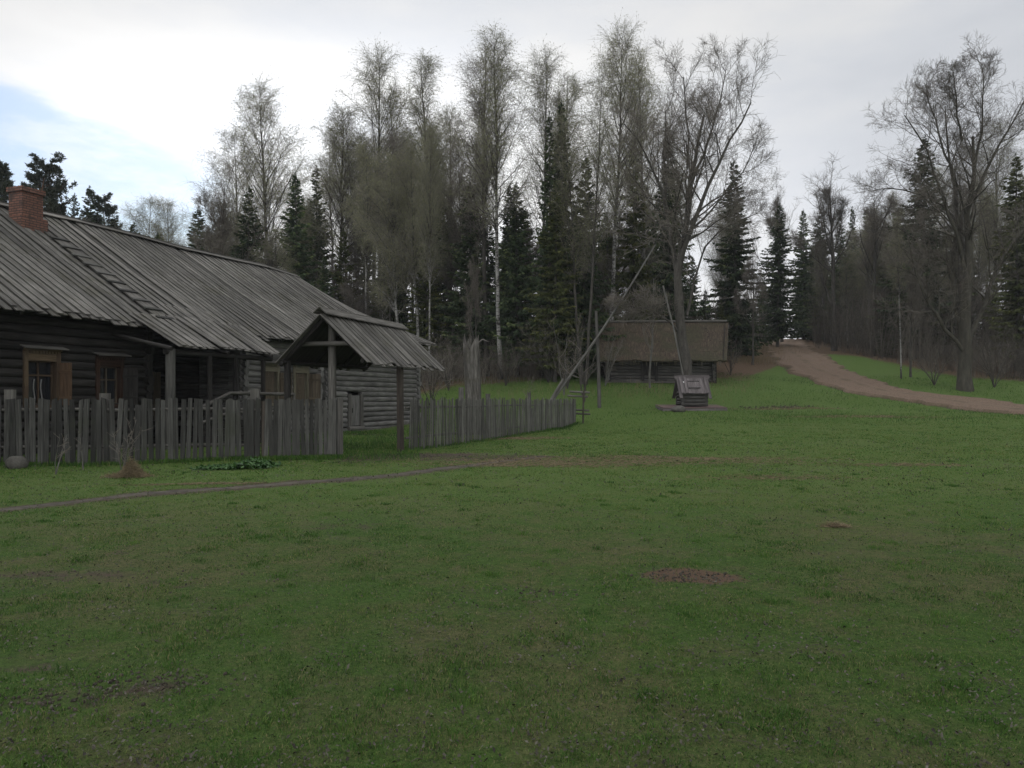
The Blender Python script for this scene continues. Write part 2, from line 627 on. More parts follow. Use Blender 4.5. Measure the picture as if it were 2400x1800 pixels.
M['straw'] = tinted('dry_straw', [(0, (.09, .07, .042)), (1, (.21, .165, .10))])
M['leaf'] = tinted('green_herbs', [(0, (.018, .048, .014)), (1, (.055, .12, .03))], .6, .2, backlit=.18)
M['litter'] = tinted('fallen_leaves', [(0, (.015, .013, .010)), (.5, (.042, .038, .027)), (.95, (.08, .075, .058)), (.97, (.12, .11, .09)), (1, (.2, .07, .035))], .7, .2)

# ground
m_, t_, b_ = new_mat('ground', .95, .1)
zn = t_.node('ShaderNodeAttribute', attribute_name='zone')
zs = t_.node('ShaderNodeSeparateColor')
t_.link(zn.outputs['Color'], zs.inputs[0])
g_ = t_.node('ShaderNodeNewGeometry')
pos = g_.outputs['Position']
nA = t_.noise(pos, .35, 6, .62)
nB = t_.noise(pos, 2.6, 6, .68)
nC = t_.noise(pos, 22.0, 5, .75)
nD = t_.noise(pos, 1.05, 7, .7)
nF = t_.noise(pos, 75.0, 3, .7)
nC = t_.math('ADD', t_.math('MULTIPLY', nC, .55), t_.math('MULTIPLY', nF, .45))
green = t_.ramp(nC, [(.30, (.010, .022, .005)), (.5, (.036, .070, .013)), (.7, (.074, .12, .026))])  # darkened so the shade between grass blades sits in the ground colour
dry = t_.ramp(nC, [(.30, (.026, .028, .012)), (.5, (.066, .070, .028)), (.7, (.125, .115, .055))])
soil = t_.ramp(nC, [(.30, (.028, .022, .016)), (.55, (.065, .05, .038)), (.75, (.12, .1, .078))])
red = t_.ramp(nC, [(.30, (.045, .028, .02)), (.7, (.13, .085, .056))])
lit = t_.ramp(nC, [(.30, (.034, .022, .014)), (.5, (.085, .058, .037)), (.72, (.16, .11, .07))])
lush = t_.ramp(nC, [(.30, (.024, .044, .011)), (.5, (.06, .098, .023)), (.7, (.105, .15, .036))])
col = t_.mix(t_.smooth(t_.math('ADD', t_.math('MULTIPLY', nA, .6), t_.math('MULTIPLY', nB, .4)), .42, .60), green, dry)
col = t_.mix(t_.math('MULTIPLY', t_.smooth(t_.math('ADD', t_.math('MULTIPLY', nD, .65), t_.math('MULTIPLY', nB, .35)), .57, .68), .85), col, soil)
zl = t_.node('ShaderNodeAttribute', attribute_name='lush')
col = t_.mix(zl.outputs['Fac'], col, lush)
fgs = t_.node('ShaderNodeSeparateXYZ')
t_.link(pos, fgs.inputs[0])
lawn_far = t_.smooth(fgs.outputs[1], 7.0, 15.0)  # lawn mixes towards a lighter green with distance
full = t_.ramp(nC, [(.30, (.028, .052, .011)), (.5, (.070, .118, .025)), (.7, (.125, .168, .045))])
col = t_.mix(t_.math('MULTIPLY', lawn_far, .6), col, full)
col = t_.mix(t_.math('MULTIPLY', zl.outputs['Fac'], .6), col, lush)
nE = t_.math('MULTIPLY', t_.math('SUBTRACT', t_.noise(pos, 3.5, 7, .75), .5), 1.5)
col = t_.mix(t_.smooth(t_.math('ADD', zs.outputs[2], nE), .3, .7), col, lit)
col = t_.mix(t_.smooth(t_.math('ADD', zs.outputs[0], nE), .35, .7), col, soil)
col = t_.mix(t_.smooth(t_.math('ADD', zs.outputs[1], nE), .35, .7), col, red)
t_.link(col, b_.inputs['Base Color'])
bump(t_, b_, nC, 1.0, .04)
M['ground'] = m_

m_, t_, b_ = new_mat('dirt_road', .95, .1)
g_ = t_.node('ShaderNodeNewGeometry')
nA = t_.noise(g_.outputs['Position'], .8, 6, .65)
nC = t_.noise(g_.outputs['Position'], 14, 5, .75)
u_, v_, ti = gr(t_)
rut = t_.math('ABSOLUTE', t_.math('SUBTRACT', t_.math('ABSOLUTE', v_), .45))
c1 = t_.ramp(nC, [(.3, (.085, .060, .043)), (.7, (.185, .135, .10))])
c2 = t_.ramp(nC, [(.3, (.06, .048, .03)), (.7, (.11, .085, .055))])
edg = t_.smooth(t_.math('ABSOLUTE', v_), .72, 1.0)
midl = t_.math('MULTIPLY', t_.smooth(t_.math('ABSOLUTE', v_), .2, .05), .55)
f_ = t_.math('ADD', t_.math('ADD', edg, midl), t_.math('MULTIPLY', t_.math('SUBTRACT', nA, .5), 2.2))
t_.link(t_.mix(t_.math('MULTIPLY', t_.smooth(f_, .25, 1.0), .85), c1, c2), b_.inputs['Base Color'])
bump(t_, b_, nC, .8, .04)
M['road'] = m_
M['trail'] = plain('trodden_earth', (.052, .045, .035), .6, scale=5, bmp=.8, dist=.02)

# ------------------------------------------------------------ ground
def arc(a, b, n, p=1.0):
    t = np.linspace(0, 1, n)
    return a + (b - a) * t ** p


ys = np.concatenate([[-300, -120, -50, -20, -8], np.arange(-3, 10, .22), np.arange(10, 45, .3), np.arange(45, 112, .7), [118, 130, 150, 190, 260, 400, 700]])
xs = np.concatenate([[-700, -350, -200, -130, -90, -70, -56], np.arange(-44, -16, .9), np.arange(-16, 16, .3), np.arange(16, 36, .45), np.arange(36, 62, 1.3), [70, 85, 110, 160, 260, 450, 700]])
GX, GY = np.meshgrid(xs, ys)
GZ = terr(GX, GY)

# road centre line and width from photo pixels, laid on the terrain
road_px = [((2420, 977), (2420, 952)), ((2243, 957), (2243, 932)), ((2140, 942), (2140, 921)), ((2060, 931), (2060, 910)), ((1985, 916), (2010, 890)), ((1925, 897), (1972, 872)),
           ((1877, 876), (1925, 852)), ((1838, 850), (1898, 832)), ((1818, 828), (1880, 815)), ((1812, 812), (1872, 804)), ((1826, 799), (1880, 797))]
ra = np.array([unproj(*a) for a, b in road_px])
rb = np.array([unproj(*b) for a, b in road_px])
rc = (ra + rb) / 2
# extend both ways
rc = np.vstack([rc[0] + (rc[0] - rc[1]) * 3.0, rc, rc[-1] + np.array([1.5, 9.0]), rc[-1] + np.array([3.5, 30.0])])
rwid = np.linalg.norm(ra - rb, axis=1)
rwid = np.clip(rwid, 2.6, 4.4)
rwid = np.concatenate([[rwid[0]], rwid, [3.4, 3.4]])


def resample(pl, n):
    d_ = np.concatenate([[0], np.cumsum(np.linalg.norm(np.diff(pl, axis=0), axis=1))])
    # smooth by catmull-like interpolation through dense linear + box filter
    t = np.linspace(0, d_[-1], n)
    out = np.stack([np.interp(t, d_, pl[:, k]) for k in range(pl.shape[1])], axis=1)
    k = max(3, n // 40) | 1
    pad = np.pad(out, ((k // 2, k // 2), (0, 0)), mode='edge')
    out = np.stack([np.convolve(pad[:, j], np.ones(k) / k, 'valid') for j in range(out.shape[1])], axis=1)
    return out


rl = resample(np.column_stack([rc, rwid]), 420)


def dist_line(x, y, pl):
    x = np.asarray(x)
    sh = x.shape
    pts = np.stack([x.ravel(), np.asarray(y).ravel()], 1).astype(np.float32)
    best = np.full(len(pts), 1e9, np.float32)
    for i in range(0, len(pl), 3):
        d2 = (pts[:, 0] - pl[i, 0]) ** 2 + (pts[:, 1] - pl[i, 1]) ** 2
        best = np.minimum(best, d2)
    return np.sqrt(best).reshape(sh)


def strip(name, line, mat, lift, nacross, rag, seed):
    mb = MB()
    n = len(line)
    tg = np.gradient(line[:, :2], axis=0)
    tg /= np.linalg.norm(tg, axis=1, keepdims=True)
    nm = np.stack([-tg[:, 1], tg[:, 0]], 1)
    s_ = np.linspace(-1, 1, nacross)
    L = np.concatenate([[0], np.cumsum(np.linalg.norm(np.diff(line[:, :2], axis=0), axis=1))])
    V = np.zeros((n, nacross, 3))
    G = np.zeros((n, nacross, 3))
    for j, sj in enumerate(s_):
        jit = (fbm(L * 1.0, np.full(n, seed + (1 if sj > 0 else 7)), 1.3) - .5) * rag * abs(sj)
        wv = line[:, 2] / 2 * sj + jit * (1 if sj > 0 else -1)
        V[:, j, :2] = line[:, :2] + nm * wv[:, None]
        V[:, j, 2] = terr(V[:, j, 0], V[:, j, 1]) + lift * (1 if abs(sj) < .99 else -1.5)
        if nacross > 6:
            V[:, j, 2] += .07 * (1 - 2 * math.exp(-((abs(sj) - .5) / .16) ** 2)) * (abs(sj) < .9) + .05 * (fbm(V[:, j, 0], V[:, j, 1], 1.6) - .5)
        G[:, j] = np.stack([L, np.full(n, sj), np.zeros(n)], 1)
    i = np.arange(n - 1)[:, None] * nacross + np.arange(nacross - 1)[None]
    q = np.stack([i, i + 1, i + nacross + 1, i + nacross], -1).reshape(-1, 4)[:, ::-1]
    mb.raw(V.reshape(-1, 3), G.reshape(-1, 3), q, None, True)
    return tag(mb.build(name, mat), kind='structure')


trail_px = [(-60, 1203), (100, 1186), (250, 1168), (330, 1158), (440, 1152), (560, 1143), (700, 1131), (850, 1121), (960, 1110), (1080, 1094), (1180, 1082), (1290, 1070)]
tl = np.array([unproj(*p) for p in trail_px])
tw = .95 * np.array([.34, .34, .3, .34, .42, .34, .32, .42, .5, .42, .34, .12])
tl = resample(np.column_stack([tl, tw]), 260)

# zone painting: R soil and painted foreground dimming, G red earth, B leaf litter
zone = np.zeros(GX.shape + (4,))
zone[..., 3] = 1


def blob(px, py, rx, ry, wt=1.0):
    cx, cy = unproj(px, py)
    return wt * np.exp(-(((GX - cx) / rx) ** 2 + ((GY - cy) / ry) ** 2))


soil_dim_z = 0.9 * np.exp(-(dist_line(GX, GY, tl) / .42) ** 2)
for a in ((930, 1070, 2.4, 1.2, 1.3), (1080, 1072, 2.6, .9, 1.1), (830, 1080, 1.2, .8, .6), (1450, 1080, 4.5, .9, .42), (150, 1640, .35, .14, .6), (370, 1600, .3, .12, .7), (120, 1350, 1.6, .35, .6),
          (400, 1370, .8, .3, .5), (40, 1560, .6, .2, .7), (800, 1235, 1.2, .4, .5), (850, 1018, 2.0, .8, .8)):
    soil_dim_z = np.maximum(soil_dim_z, blob(*a))
red_z = blob(1625, 1350, .42, .28, 1.6)
red_z = np.maximum(red_z, blob(1830, 955, 1.6, .5, .8))
red_z = np.maximum(red_z, blob(2010, 895, 1.2, 1.5, 1.0))
lit_z = sstep(GY, 53, 60) * sstep(-(GX - 19) - (GY - 55) * .0, -2, 2)
# litter starts where the woods start
PXg = 1200 + F * GX / np.maximum(GY, 1)
edgeY = np.interp(PXg, [-200, 900, 1000, 1250, 1400, 1700, 1760, 1850, 1950, 2050, 2250, 2500], [52, 50, 48, 51, 56, 52, 53.5, 64, 70, 62, 54, 50])
lit_z = sstep(GY - edgeY, -2, 3)
lit_z = np.maximum(lit_z, .55 * np.exp(-((PXg - 1740) / 45) ** 2) * sstep(GY, 49, 53))
red_z = np.maximum(red_z, .5 * np.exp(-((PXg - 1735) / 50) ** 2) * sstep(GY, 51, 56) * (1 - sstep(GY, 72, 85)))
rd = dist_line(GX, GY, rl)
soil_dim_z = np.maximum(soil_dim_z, .30 * sstep(-GY, -7, -3))  # soil tone painted near the camera to dim the foreground
soil_dim_z = np.maximum(soil_dim_z, .75 * np.exp(-(np.maximum(rd - 1.8, 0) / .5) ** 2))
zone[..., 0] = soil_dim_z
zone[..., 1] = red_z
zone[..., 2] = lit_z
lush = sstep(GY, 30, 37) * .75 * (1 - .4 * sstep(GX, 6, 14) * (1 - sstep(GY, 38, 46)))
lush = np.maximum(lush, .8 * sstep(-GX, 2.2, 5) * sstep(GY, 17.2, 19.5))
lush = np.maximum(lush, .75 * sstep(-GX, 2, 8) * sstep(GY, 14.5, 16.5))
lush = lush * (.55 + .75 * fbm(GX, GY, .45))

mb = MB()
ny, nx = GX.shape
mb.raw(np.stack([GX, GY, GZ], -1).reshape(-1, 3), np.zeros((GX.size, 3)), None, None, True)
i = np.arange(ny - 1)[:, None] * nx + np.arange(nx - 1)[None]
mb.n = 0
mb2 = MB()
mb2.raw(np.stack([GX, GY, GZ], -1).reshape(-1, 3), np.zeros((GX.size, 3)), np.stack([i, i + 1, i + nx + 1, i + nx], -1).reshape(-1, 4), None, True)
ground = mb2.build('ground', M['ground'])
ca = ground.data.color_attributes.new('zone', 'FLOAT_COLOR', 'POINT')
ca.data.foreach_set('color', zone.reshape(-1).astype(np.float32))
fa = ground.data.attributes.new('lush', 'FLOAT', 'POINT')
fa.data.foreach_set('value', np.clip(lush, 0, 1).reshape(-1).astype(np.float32))
tag(ground, kind='structure')
strip('dirt_road', rl, M['road'], .10, 17, 1.9, 3.0)
strip('footpath', tl, M['trail'], .012, 5, .22, 9.0)

# ------------------------------------------------------------ farmhouse frame of reference
TH = math.atan(.389)
D = np.array([math.sin(TH), math.cos(TH), 0])
OUT = np.array([math.cos(TH), -math.sin(TH), 0])
UP = np.array([0, 0, 1.0])
HO = np.array([-7.36, 32.3, 0.0])


def H(t, s, z):
    return HO + D * t + OUT * s + UP * z


LOGR = .125
STEP = .225


def log_row(mb, t0, t1, s, z, openings=(), r=LOGR, ends=.0):
    segs = [(t0, t1)]
    for (a, b, za, zb) in openings:
        if za - .05 < z < zb + .05:
            ns = []
            for (c, e) in segs:
                if a > c and b < e:
                    ns += [(c, a), (b, e)]
                elif a <= c < b < e:
                    ns.append((b, e))
                elif c < a < e <= b:
                    ns.append((c, a))
                elif a <= c and b >= e:
                    pass
                else:
                    ns.append((c, e))
            segs = ns
    for (a, b) in segs:
        if b - a < .05:
            continue
        k = max(2, int((b - a) / .9) + 2)
        ts = np.linspace(a, b, k)
        ph = R.random() * 9
        pts = [H(t, s + .014 * math.sin(t * 1.7 + ph), z + .011 * math.sin(t * 1.1 + ph * 2)) for t in ts]
        rr = [r * (1 + .07 * math.sin(t * 2.3 + ph)) for t in ts]
        mb.tube(pts, rr, 10)


def log_wall(mb, t0, t1, s, z0, z1, openings=(), crosses=(), out=.22):
    n = int((z1 - z0) / STEP)
    for k in range(n):
        z = z0 + (k + .5) * STEP
        log_row(mb, t0 - .2, t1 + .2, s, z, openings)
        for tc_i in crosses:      # ends of the crossing walls
            ln = out * (.75 + .5 * R.random())
            mb.tube([H(tc_i, s - .5, z + STEP / 2), H(tc_i, s + ln, z + STEP / 2)], LOGR * (.9 + .15 * R.random()), 10)


hx, hy, _ = H(-6, -6, 0)
house = empty('log_farmhouse', (0, 0, 0), 'long low grey log farmhouse with brick chimney under a sweeping plank roof', 'house')
hz0 = .12
WIN1 = (-13.85, -12.95, 1.45, 2.82)
WIN2 = (-11.75, -10.95, 1.45, 2.75)
WIN3 = (-4.85, -4.0, 1.45, 2.85)
WIN4 = (-3.05, -2.2, 1.45, 2.85)
DOORB = (.95, 1.75, .42, 1.72)
mb = MB()
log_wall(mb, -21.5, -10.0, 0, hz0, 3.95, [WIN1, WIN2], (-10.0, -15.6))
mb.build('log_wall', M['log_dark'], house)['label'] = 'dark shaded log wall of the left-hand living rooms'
mb = MB()
log_wall(mb, -5.8, -1.4, 0, hz0, 3.95, [WIN3, WIN4], (-5.8, -1.4))
for s_ in (-1.5,):
    for k in range(16):
        z = hz0 + (k + .5) * STEP
        mb.tube([H(-5.8, -.3, z), H(-5.8, -3.0, z)], LOGR, 8)
mb.build('log_wall', M['log'], house)['label'] = 'pale grey log wall with two shuttered windows'
mb = MB()
log_wall(mb, -.6, 7.1, -.1, hz0, 4.1, [(DOORB[0] - .16, DOORB[1] + .16, DOORB[2] - .02, DOORB[3] + .1)], (-.6, 7.1))
for k in range(16):
    z = hz0 + (k + .1) * STEP
    for tt in (7.1, -.6):
        mb.tube([H(tt, -.3, z), H(tt, -12, z)], LOGR, 8)
mb.build('log_wall', M['log'], house)['label'] = 'grey log wall with low plank door'
def cut(mb, lab=None):
    o = mb.build('log_wall', M['log_dark'], house)
    if lab:
        o['label'] = lab
    return MB()


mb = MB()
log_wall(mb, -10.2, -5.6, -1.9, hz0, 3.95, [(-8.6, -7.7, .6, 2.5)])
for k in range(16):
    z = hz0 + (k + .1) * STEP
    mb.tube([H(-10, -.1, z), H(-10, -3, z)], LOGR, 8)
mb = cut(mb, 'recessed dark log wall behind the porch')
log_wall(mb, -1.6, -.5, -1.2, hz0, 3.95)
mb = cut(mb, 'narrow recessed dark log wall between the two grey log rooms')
# rear and hidden walls, floors
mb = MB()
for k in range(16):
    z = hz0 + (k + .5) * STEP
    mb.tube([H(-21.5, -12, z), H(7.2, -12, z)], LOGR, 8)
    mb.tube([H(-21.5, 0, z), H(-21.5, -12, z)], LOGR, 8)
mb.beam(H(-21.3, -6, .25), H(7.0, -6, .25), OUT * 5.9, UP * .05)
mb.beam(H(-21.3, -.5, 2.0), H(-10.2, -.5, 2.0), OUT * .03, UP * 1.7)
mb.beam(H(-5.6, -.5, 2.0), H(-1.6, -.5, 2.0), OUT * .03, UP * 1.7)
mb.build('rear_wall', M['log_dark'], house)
# gable boards
for tt, zr_, ze_ in ((7.1, 6.9, 4.1), (-21.4, 7.6, 3.9)):
    mb = MB()
    for k in range(58):
        s_ = .1 - (k + .5) * .208
        hgt_ = ze_ + (zr_ - ze_) * (1 - abs(s_ + 5.9) / 6.0)
        if hgt_ > ze_ + .05:
            mb.beam(H(tt, s_, ze_ - .2), H(tt, s_, hgt_), OUT * .1, D * .015)
    mb.build('gable_boards', M['log_dark'], house)


# ---- roof surface
S_E, S_R = .72, -5.87
def zridge(t):
    return 7.85 - .8 * float(sstep(t, 4.6, 7.6)) + .05 * math.sin(t * .7)


def zeave(t):
    return 3.72 + .62 * float(sstep(t, 2.5, 7.6)) + .035 * math.sin(t * 1.3)


def zroof(t, s):
    f = (s - S_R) / (S_E - S_R)
    return zridge(t) + (zeave(t) - zridge(t)) * f - .05 * math.sin(math.pi * min(max(f, 0), 1))


P0, P1 = -10.75, -6.7      # porch bay
PS = 2.15                 # porch eave distance
PZ = 3.08
mb = MB()
T0, T1 = -23.0, 7.75
t = T0
row = 0
while t < T1:
    wd = .19 + .09 * R.random()
    for layer in (0, 1):
        tt = t + (wd * .62 if layer else 0)
        wl = wd * ((.36 + .1 * R.random()) if layer else .45)
        zo = .058 * layer + (.02 if layer and R.random() < .12 else 0)
        if layer and R.random() < .05:
            continue
        tilt = (R.random() - .5) * .05
        e = S_E + (R.random() - .5) * .24 + (.03 if layer == 0 else 0)
        tint = R.random()
        porch = P0 < tt < P1
        if porch:
            e = S_E - .1
        K = 6
        prev = H(tt, S_R + .02, zroof(tt, S_R) + zo)
        # long board in 2 or 3 straight pieces to follow the sag
        for a_, b_2 in ((S_R + .02, -2.6), (-2.6, e)):
            A_ = H(tt, a_, zroof(tt, a_) + zo + .012)
            B_ = H(tt + tilt, b_2, zroof(tt, b_2) + zo + .012)
            dr = (B_ - A_) / np.linalg.norm(B_ - A_)
            nrm = np.cross(D, dr)
            nrm = nrm * (1 if nrm[2] > 0 else -1)
            mb.beam(A_, B_, D * wl, nrm * .013, tint)
    t += wd * 1.24
mb.build('front_roof', M['roof'], house)
mb = MB()
t = T0
while t < T1:
    wd = .17 + .06 * R.random()
    A_ = H(t, S_R - .02, zridge(t) + .02)
    B_ = H(t, -12.6, zeave(t) + .02)
    dr = (B_ - A_) / np.linalg.norm(B_ - A_)
    nrm = np.cross(D, dr)
    mb.beam(A_, B_, D * wd * .6, nrm * .013)
    t += wd * 1.15
mb.build('rear_roof', M['roof'], house)
# under-deck purlins
mb = MB()
for s_ in (.35, -1.6, -3.5, -5.2):
    mb.tube([H(T0 + .2, s_, zroof(-10, s_) - .13), H(2.5, s_, zroof(-10, s_) - .13)], .08, 8)
for tt in np.arange(-22, 7.5, 1.1):
    mb.tube([H(tt, .62, zroof(tt, .62) - .09), H(tt, -5.8, zroof(tt, -5.8) - .1)], .055, 6)
mb.build('rafters', M['log_dark'], house)
# ridge boards
mb = MB()
for a_ in np.arange(T0, 5.0, 2.55):
    b_2 = min(a_ + 2.75, 5.1)
    z1, z2 = zridge(a_), zridge(b_2)
    o1 = R.random() * .03
    mb.beam(H(a_, S_R + .12, z1 + .06 + o1), H(b_2, S_R + .12, z2 + .07), OUT * .17 - UP * .085, UP * .014 + OUT * .008)
    mb.beam(H(a_, S_R - .12, z1 + .075 + o1), H(b_2, S_R - .12, z2 + .085), OUT * .15 + UP * .07, UP * .014)
mb.build('ridge_board', M['roof'], house)
# porch roof
mb = MB()
t = P0
while t < P1 + .2:
    wd = .19 + .09 * R.random()
    for layer in (0, 1):
        tt = t + (wd * .6 if layer else 0)
        zt = zroof(tt, S_E - .45)
        far = max(0, tt - (P1 - .9))
        A_ = H(tt + .25 * max(0, (tt - P0) / (P1 - P0)), S_E - .45, zt + .10 + .045 * layer)
        B_ = H(tt, PS + (R.random() - .5) * .14, PZ + .05 * layer + .03 * math.sin(tt * 2))
        dr = (B_ - A_) / np.linalg.norm(B_ - A_)
        nrm = np.cross(D, dr)
        nrm = nrm * (1 if nrm[2] > 0 else -1)
        mb.beam(A_, B_, D * wd * (.4 if layer else .45), nrm * .013)
    t += wd * 1.22
for k in range(9):      # loose board ends above the joint
    tt = P0 + .5 + k * .45 + R.random() * .2
    mb.beam(H(tt, S_E - 1.2, zroof(tt, S_E - 1.2) + .10), H(tt, S_E - .3, zroof(tt, S_E - .3) + .13), D * .07, UP * .012)
mb.build('porch_roof', M['roof'], house)
# porch frame
for tt, zt in ((-10.9 + 0, 3.0), (-9.4, 2.98), (-8.3, 2.98), (-7.0, 2.98)):
    mb = MB()
    r_ = .13 if tt == -10.9 else .075
    g0 = H(tt, PS - .25, 0)
    mb.tube([H(tt, PS - .25, tz(g0[0], g0[1]) - .1), H(tt, PS - .25, zt)], r_, 10)
    mb.build('porch_post', M['log_dark'] if tt != -10.9 else M['picket_mid'], house)
mb = MB()
mb.tube([H(-11.1, PS - .25, 2.92), H(-6.6, PS - .25, 2.92)], .08, 8)
for tt in (-11.2, -9, -7):
    mb.tube([H(tt, PS + .1, 2.98), H(tt, -.2, 3.5)], .06, 8)
mb.build('porch_beam', M['log_dark'], house)
mb = MB()
mb.tube([H(-9.9, PS - .1, 1.35), H(-8.7, PS - .12, 1.78), H(-5.6, PS - .1, 1.76)], .055, 8)
mb.tube([H(-9.9, PS - .1, .9), H(-8.7, PS - .12, 1.2), H(-5.6, PS - .1, 1.18)], .045, 8)
mb.tube([H(-5.6, PS - .1, 0.1), H(-5.6, PS - .1, 1.8)], .06, 8)
mb.build('handrail', M['post'], house)
mb = MB()
for k in range(12):
    mb.beam(H(-9.9 + k * .36, -1.7, .85), H(-9.9 + k * .36, PS - .2, .85), D * .165, UP * .025)
for k in range(4):
    mb.beam(H(-10.0, PS - .2 + .0, .2 + k * .2), H(-5.7, PS - .2, .2 + k * .2), UP * .09, OUT * .02)
mb.build('porch_floor', M['log_dark'], house)
mb = MB()
for k in range(5):
    mb.beam(H(-8.55 + k * .18, -1.72, .9), H(-8.55 + k * .18, -1.72, 2.5), D * .085, OUT * .02)
mb.build('porch_door', M['brownshutter'], house)


# windows
def window(win, mframe, mapron, sh_left=None, sh_right=None, label=None, dark=False, open_ang=40, diamond=False):
    a, b, z0, z1 = win
    f = MB()
    fs = .14       # stand proud of logs
    f.beam(H(a, fs, z0 - .05), H(a, fs, z1 + .02), D * .06, OUT * .025)
    f.beam(H(b, fs, z0 - .05), H(b, fs, z1 + .02), D * .06, OUT * .025)
    f.beam(H(a - .05, fs + .004, z0 - .05), H(b + .05, fs + .004, z0 - .05), UP * .05, OUT * .045)
    # reveal
    f.beam(H(a + .03, .0, z0), H(a + .03, .0, z1 - .25), OUT * .12, D * .015)
    f.beam(H(b - .03, .0, z0), H(b - .03, .0, z1 - .25), OUT * .12, D * .015)
    fo = f.build('window', mframe, house)
    if label:
        fo['label'] = label
    h_ = MB()
    h_.beam(H(a + .062, fs - .002, z1 - .12), H(b - .062, fs - .002, z1 - .12), UP * .125, OUT * .022)
    n = 11
    for k in range(n):      # scalloped trim
        tk = a - .02 + (b - a + .04) * (k + .5) / n
        h_.beam(H(tk, fs + .045, z1 - .055), H(tk, fs + .045, z1 + .06), D * ((b - a + .04) / n * .36), OUT * .012)
    h_.beam(H(a - .07, fs + .047, z1 + .045), H(b + .07, fs + .047, z1 + .045), UP * .035, OUT * .018)
    if not dark:
        h_.beam(H(a, fs + .03, z1 - .9), H(a, fs + .03, z1 - .02), D * .05, OUT * .008)
    h_.build('head_board', mapron, fo)
    c = MB()
    c.beam(H(a - .14, fs + .10, z1 + .10), H(b + .14, fs + .10, z1 + .11), OUT * .13 - UP * .035, UP * .015)
    c.build('drip_board', M['post'], fo)
    s_ = MB()
    tm = (a + b) / 2
    zt = z1 - .26
    for (p, q_) in (((a + .06, z0), (a + .06, zt)), ((b - .06, z0), (b - .06, zt)), ((tm, z0), (tm, zt)), ((a + .06, zt), (b - .06, zt)), ((a + .06, z0 + .03), (b - .06, z0 + .03)), ((a + .06, zt - .35), (b - .06, zt - .35))):
        dr = UP if p[0] == q_[0] else D
        ot = D if p[0] == q_[0] else UP
        s_.beam(H(p[0], -.02 if dr is UP else -.022, p[1]), H(q_[0], -.02 if dr is UP else -.022, q_[1]), ot * .02, OUT * .02)
    s_.build('sash', mframe if not dark else M['brownshutter'], fo)
    g2 = MB()
    g2.beam(H(a, -.05, (z0 + z1) / 2 - .1), H(b, -.05, (z0 + z1) / 2 - .1), UP * ((z1 - z0) / 2), OUT * .004)
    g2.build('pane', M['glass'], fo)
    if not dark:
        cu = MB()
        for tk in (tm - .1, tm + .1):
            pts = [H(tk + .02 * math.sin(z * 9), -.028, z) for z in np.linspace(z0 + .1, zt - .45, 6)]
            cu.tube(pts, .018, 6)
        cu.build('curtain', M['curtain'], fo)
    for side, mm in ((-1, sh_left), (1, sh_right)):
        if mm is None:
            continue
        sb = MB()
        an = math.radians(open_ang)
        tb = a - .03 if side < 0 else b + .03
        wdt = ((b - a) / 2 + .03) * (.72 if open_ang > 75 else 1)
        dr = D * side * math.cos(an) + OUT * math.sin(an)
        nr = np.cross(dr, UP)
        for k in range(3):
            cpos = HO * 0 + H(tb, fs + .03, 0) + dr * wdt * (k + .5) / 3
            sb.beam(cpos + UP * (z0 - .02), cpos + UP * (z1 - .27), dr * (wdt / 6 - .004), nr * .013)
        for zz in (z0 + .18, z1 - .5):
            cpos = H(tb, fs + .03, 0) + UP * zz
            sb.beam(cpos + nr * .026, cpos + dr * wdt + nr * .026, UP * .045, nr * .012)
        sb.build('shutter', mm, fo)
    return fo


window(WIN1, M['brownframe'], M['ochre'], None, M['shutter'], 'ochre carved window with one orange shutter swung open', open_ang=78)
window(WIN2, M['darkframe'], M['darkframe'], None, M['log_dark'], 'dark window near the porch with brown frame', dark=True, open_ang=70)
for wn in (WIN3, WIN4):
    window(wn, M['pale_frame'], M['pale_frame'], None, M['brownshutter'], 'pale framed window with brown shutters and carved head board', dark=True, open_ang=60)
    a, b, z0, z1 = wn
    mb = MB()      # closed half shutter
    for k in range(3):
        tk = a + .07 + (k + .5) * .2
        mb.beam(H(tk, .10, z0), H(tk, .10, z1 - .27), D * .097, OUT * .012)
    mb.beam(H(a + .08, .125, z1 - .42), H(a + .64, .125, z1 - .42), UP * .03, OUT * .012)
    mb.beam(H(a + .3, .118, z0 + .42), H(a + .44, .118, z0 + .42), UP * .10, OUT * .006)
    o = mb.build('shutter', M['brownshutter'], house.children[-1])
# barn-end door
mb = MB()
for k in range(4):
    tk = DOORB[0] + .02 + (k + .5) * .19
    mb.beam(H(tk, -.02, DOORB[2] + .02), H(tk, -.02, DOORB[3] + .03), D * .092, OUT * .018)
dr_o = mb.build('plank_door', M['log'], house)
mb = MB()
for tk in (DOORB[0] - .08, DOORB[1] + .08):
    mb.beam(H(tk, .02, .25), H(tk, .02, DOORB[3] + .1), D * .11, OUT * .06)
mb.tube([H(DOORB[0] - .2, .06, .32), H(DOORB[1] + .2, .06, .30)], .11, 10)
mb.build('door_frame', M['post'], dr_o)
mb = MB()
mb.beam(H(DOORB[0] + .2, .01, 1.0), H(DOORB[0] + .2, .01, 1.2), D * .015, OUT * .012)
mb.build('handle', M['dark'], dr_o)

# chimney
def find_roof(px, py):
    best = None
    for tt in np.arange(-22, 5, .05):
        for s_ in np.arange(S_R, S_E, .05):
            p = H(tt, s_, zroof(tt, s_))
            e = (1200 + F * p[0] / p[1] - px) ** 2 + (935 - F * (p[2] - EYE) / p[1] - py) ** 2
            if best is None or e < best[0]:
                best = (e, tt, s_)
    return best[1:]


ct, cs = find_roof(78, 541)


